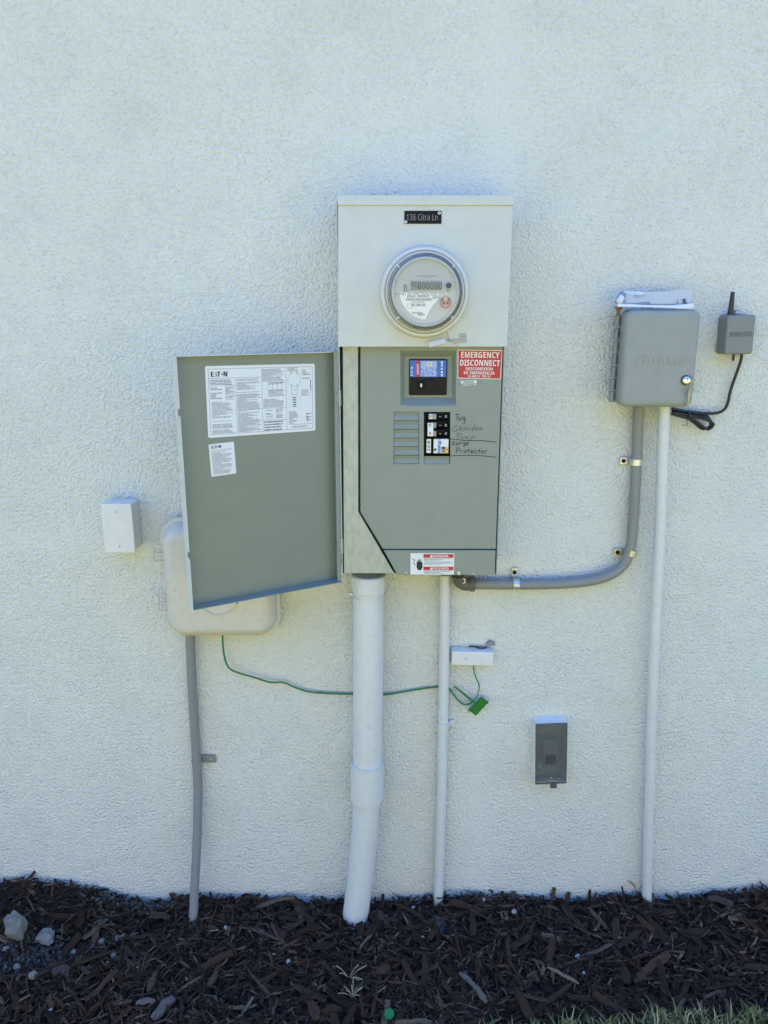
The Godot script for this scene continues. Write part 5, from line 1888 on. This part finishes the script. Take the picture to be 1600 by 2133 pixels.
func litter() -> void:
	stone("large speckled grey stone in the mulch near the wall", 33, 1925, 42, 58, 41, M.stone)
	stone("flat angular grey stone beside the large speckled stone", 98, 1948, 34, 30, 42, M.stone)
	stone("egg-sized pale stone below the angular grey stone", 69, 2030, 18, 17, 43, M.stone)
	for q in [[13, 1976, 13, 11], [36, 2013, 14, 14], [12, 2015, 8, 8], [237, 1990, 11, 13], [245, 1953, 11, 10], [212, 1960, 14, 12], [154, 1983, 11, 11], [225, 2005, 7, 7], [286, 2015, 6, 6]]:
		stone("small pale pebble lying in the mulch", q[0], q[1], q[2], q[3], 50 + int(q[0]), M.stone)
	for q in [[470, 1932, 11, 13], [601, 2002, 13, 13], [571, 1987, 8, 6], [861, 1890, 12, 11], [1071, 1898, 14, 14], [1203, 1991, 12, 15], [1216, 2026, 9, 10], [880, 1952, 10, 12], [1007, 1873, 13, 8], [1240, 1937, 6, 5], [106, 2104, 10, 9], [777, 1880, 9, 8], [790, 1858, 11, 12]]:
		stone("small white plaster crumb lying in the mulch", q[0], q[1], q[2] * 0.8, q[3] * 0.75, 90 + int(q[0]), M.white_chip, "white crumbs in the mulch", "plaster_crumb")
	# dark blue scrap
	var p := G(915, 1930, 0.0)
	p.y = ground_y(p.x, p.z) + 0.012
	var b := MB.new(M.blue_scrap)
	b.slab(PackedVector2Array([Vector2(-0.014, -0.022), Vector2(0.010, -0.026), Vector2(0.016, 0.004), Vector2(0.004, 0.026), Vector2(-0.010, 0.020)]), [[0, -0.0008], [0, 0.0004], [0.0004, 0.0008]], Transform3D(Basis(Vector3.UP, 0.3) * Basis(Vector3.RIGHT, deg_to_rad(-65)) * Basis(Vector3.BACK, 0.4), p), true)
	lone("plastic_scrap", b, "crumpled dark blue plastic scrap in the mulch beside the thin white pipe", "scrap", p)
	# green bottle cap at the lawn's edge
	p = G(811, 2118, 0.0)
	p.y = ground_y(p.x, p.z) + 0.018
	b = MB.new(M.green_tag)
	b.lathe([[0.0125, -0.003], [0.0125, 0.0], [0.0115, 0.0015], [0, 0.002]], Transform3D(Basis(Vector3.RIGHT, deg_to_rad(-58)), p), 18)
	lone("bottle_cap", b, "round green plastic cap lying on the mulch", "cap", p)
	# grey weathered splinters
	var r := RandomNumberGenerator.new()
	r.seed = 77
	var wood := paint("grey_wood", lin(0.115, 0.095, 0.085), 0.9)
	var tan := paint("pale_wood", lin(0.16, 0.12, 0.085), 0.9)
	var sticks := [["weathered grey splinter standing up in the mulch", 340, 2110, 0.070, 0.022, 62, "g"], ["short broken grey chip beside the weathered splinter", 305, 2103, 0.045, 0.014, 10, "g"], ["long grey bark splinter lying near the lawn's edge", 985, 2068, 0.105, 0.016, -58, "g"], ["pale brown curved stick lying on the mulch", 1172, 2046, 0.085, 0.010, -35, "t"],
		["broad reddish bark slab beside the tall white pipe", 1498, 1895, 0.065, 0.022, -25, "b"], ["dark bark slab standing against the wall right of the thin pipe", 1018, 1860, 0.055, 0.016, 100, "b"], ["pale split stick near the grey splinter", 512, 2105, 0.07, 0.009, 70, "t"], ["broad flat brown chip under the small stones", 128, 2032, 0.045, 0.024, 8, "b"]]
	for s in sticks:
		var q := G(s[1], s[2], 0.0)
		q.y = ground_y(q.x, q.z) + 0.014
		var o := MeshInstance3D.new()
		o.name = numbered("wood_splinter")
		o.mesh = chip_mesh(r, s[3], s[4], s[4] * 0.45, 6)
		var dark := paint("bark_slab", lin(0.055, 0.036, 0.029), 0.9)
		o.material_override = wood if s[6] == "g" else tan if s[6] == "t" else dark
		add_child(o)
		o.transform = Transform3D(Basis(Vector3.UP, deg_to_rad(s[5])) * Basis(Vector3.RIGHT, deg_to_rad(15)), q)
		o.set_meta("label", s[0])
		o.set_meta("category", "splinter")
		o.set_meta("group", "larger splinters on the mulch")
	# dead grass tufts
	var straw := paint("straw", lin(0.34, 0.30, 0.19), 0.8)
	for w in [[727, 2035, 8, 0.055, "dried straw weed sprouting from the mulch below the thick pipe"], [735, 2075, 9, 0.045, "flattened dried straw tuft near the lawn's edge"], [1040, 1842, 5, 0.050, "thin dry twig sprig against the wall by the controller pipe"], [1325, 1868, 7, 0.05, "small dry weed at the foot of the tall white pipe"]]:
		b = MB.new(straw if w[3] != 0.05 else M.brown_scrap)
		var q := G(w[0], w[1], 0.0)
		q.y = ground_y(q.x, q.z)
		for k in int(w[2]):
			var a := r.randf() * TAU
			var d := Vector3(cos(a), r.randf_range(0.4, 1.6), sin(a) * 0.6).normalized() * float(w[3]) * r.randf_range(0.5, 1.1)
			b.tube(smooth(PackedVector3Array([q, q + d * 0.5 + Vector3(0, 0.006, 0), q + d])), 0.0011, 5)
		lone("dry_weed", b, w[4], "weed", q)
	# lawn grass where it meets the bed
	var blades := []
	for k in 5:
		b = MB.new(M.grass_blade)
		var h := r.randf_range(0.034, 0.064)
		var lean := r.randf_range(0.2, 0.9) * h
		var wd := r.randf_range(0.0018, 0.0030)
		var prev := []
		for i in 5:
			var f := i / 4.0
			var c := Vector3(0, h * f * (1.0 - 0.25 * f), lean * f * f)
			var ww := wd * (1.0 - f * 0.92)
			var row := [c + Vector3(-ww, 0, 0), c + Vector3(0, 0, ww * 0.5), c + Vector3(ww, 0, 0)]
			if i > 0:
				b.quad(prev[0], prev[1], row[1], row[0])
				b.quad(prev[1], prev[2], row[2], row[1])
			prev = row
		blades.append(b.mesh(Vector3.ZERO, 60.0))
	var grass := Node3D.new()
	grass.name = "grass"
	add_child(grass)
	grass.set_meta("kind", "stuff")
	grass.set_meta("label", "short green and straw-coloured lawn grass along the mulch edge")
	grass.set_meta("category", "grass")
	for k in blades.size():
		var mm := MultiMesh.new()
		mm.transform_format = MultiMesh.TRANSFORM_3D
		mm.use_colors = true
		mm.mesh = blades[k]
		mm.instance_count = 2200
		for i in 2200:
			var x := rng.randf_range(-0.2, 1.7)
			var edge := 0.458 - 0.055 * smoothstep(0.1, 0.95, x) + hn.get_noise_2d(x * 240.0, 7.0) * 0.03
			var z := edge + pow(rng.randf(), 1.7) * 0.5
			if x < 0.15:
				z += (0.15 - x) * 0.4
			var y := lerpf(0.0, -0.055, smoothstep(0.46, 0.62, z))
			var bs := Basis(Vector3.UP, rng.randf() * TAU).scaled(Vector3.ONE * rng.randf_range(0.6, 1.15))
			mm.set_instance_transform(i, Transform3D(bs, Vector3(x, y, z)))
			var q := rng.randf()
			var s := rng.randf_range(0.75, 1.25)
			mm.set_instance_color(i, Color(0.19 * s, 0.21 * s, 0.07 * s) if q < 0.5 else Color(0.34 * s, 0.31 * s, 0.16 * s) if q < 0.85 else Color(0.07 * s, 0.12 * s, 0.035 * s))
		var o := MultiMeshInstance3D.new()
		o.name = "grass_blades"
		o.multimesh = mm
		o.set_meta("kind", "stuff")
		grass.add_child(o, true)
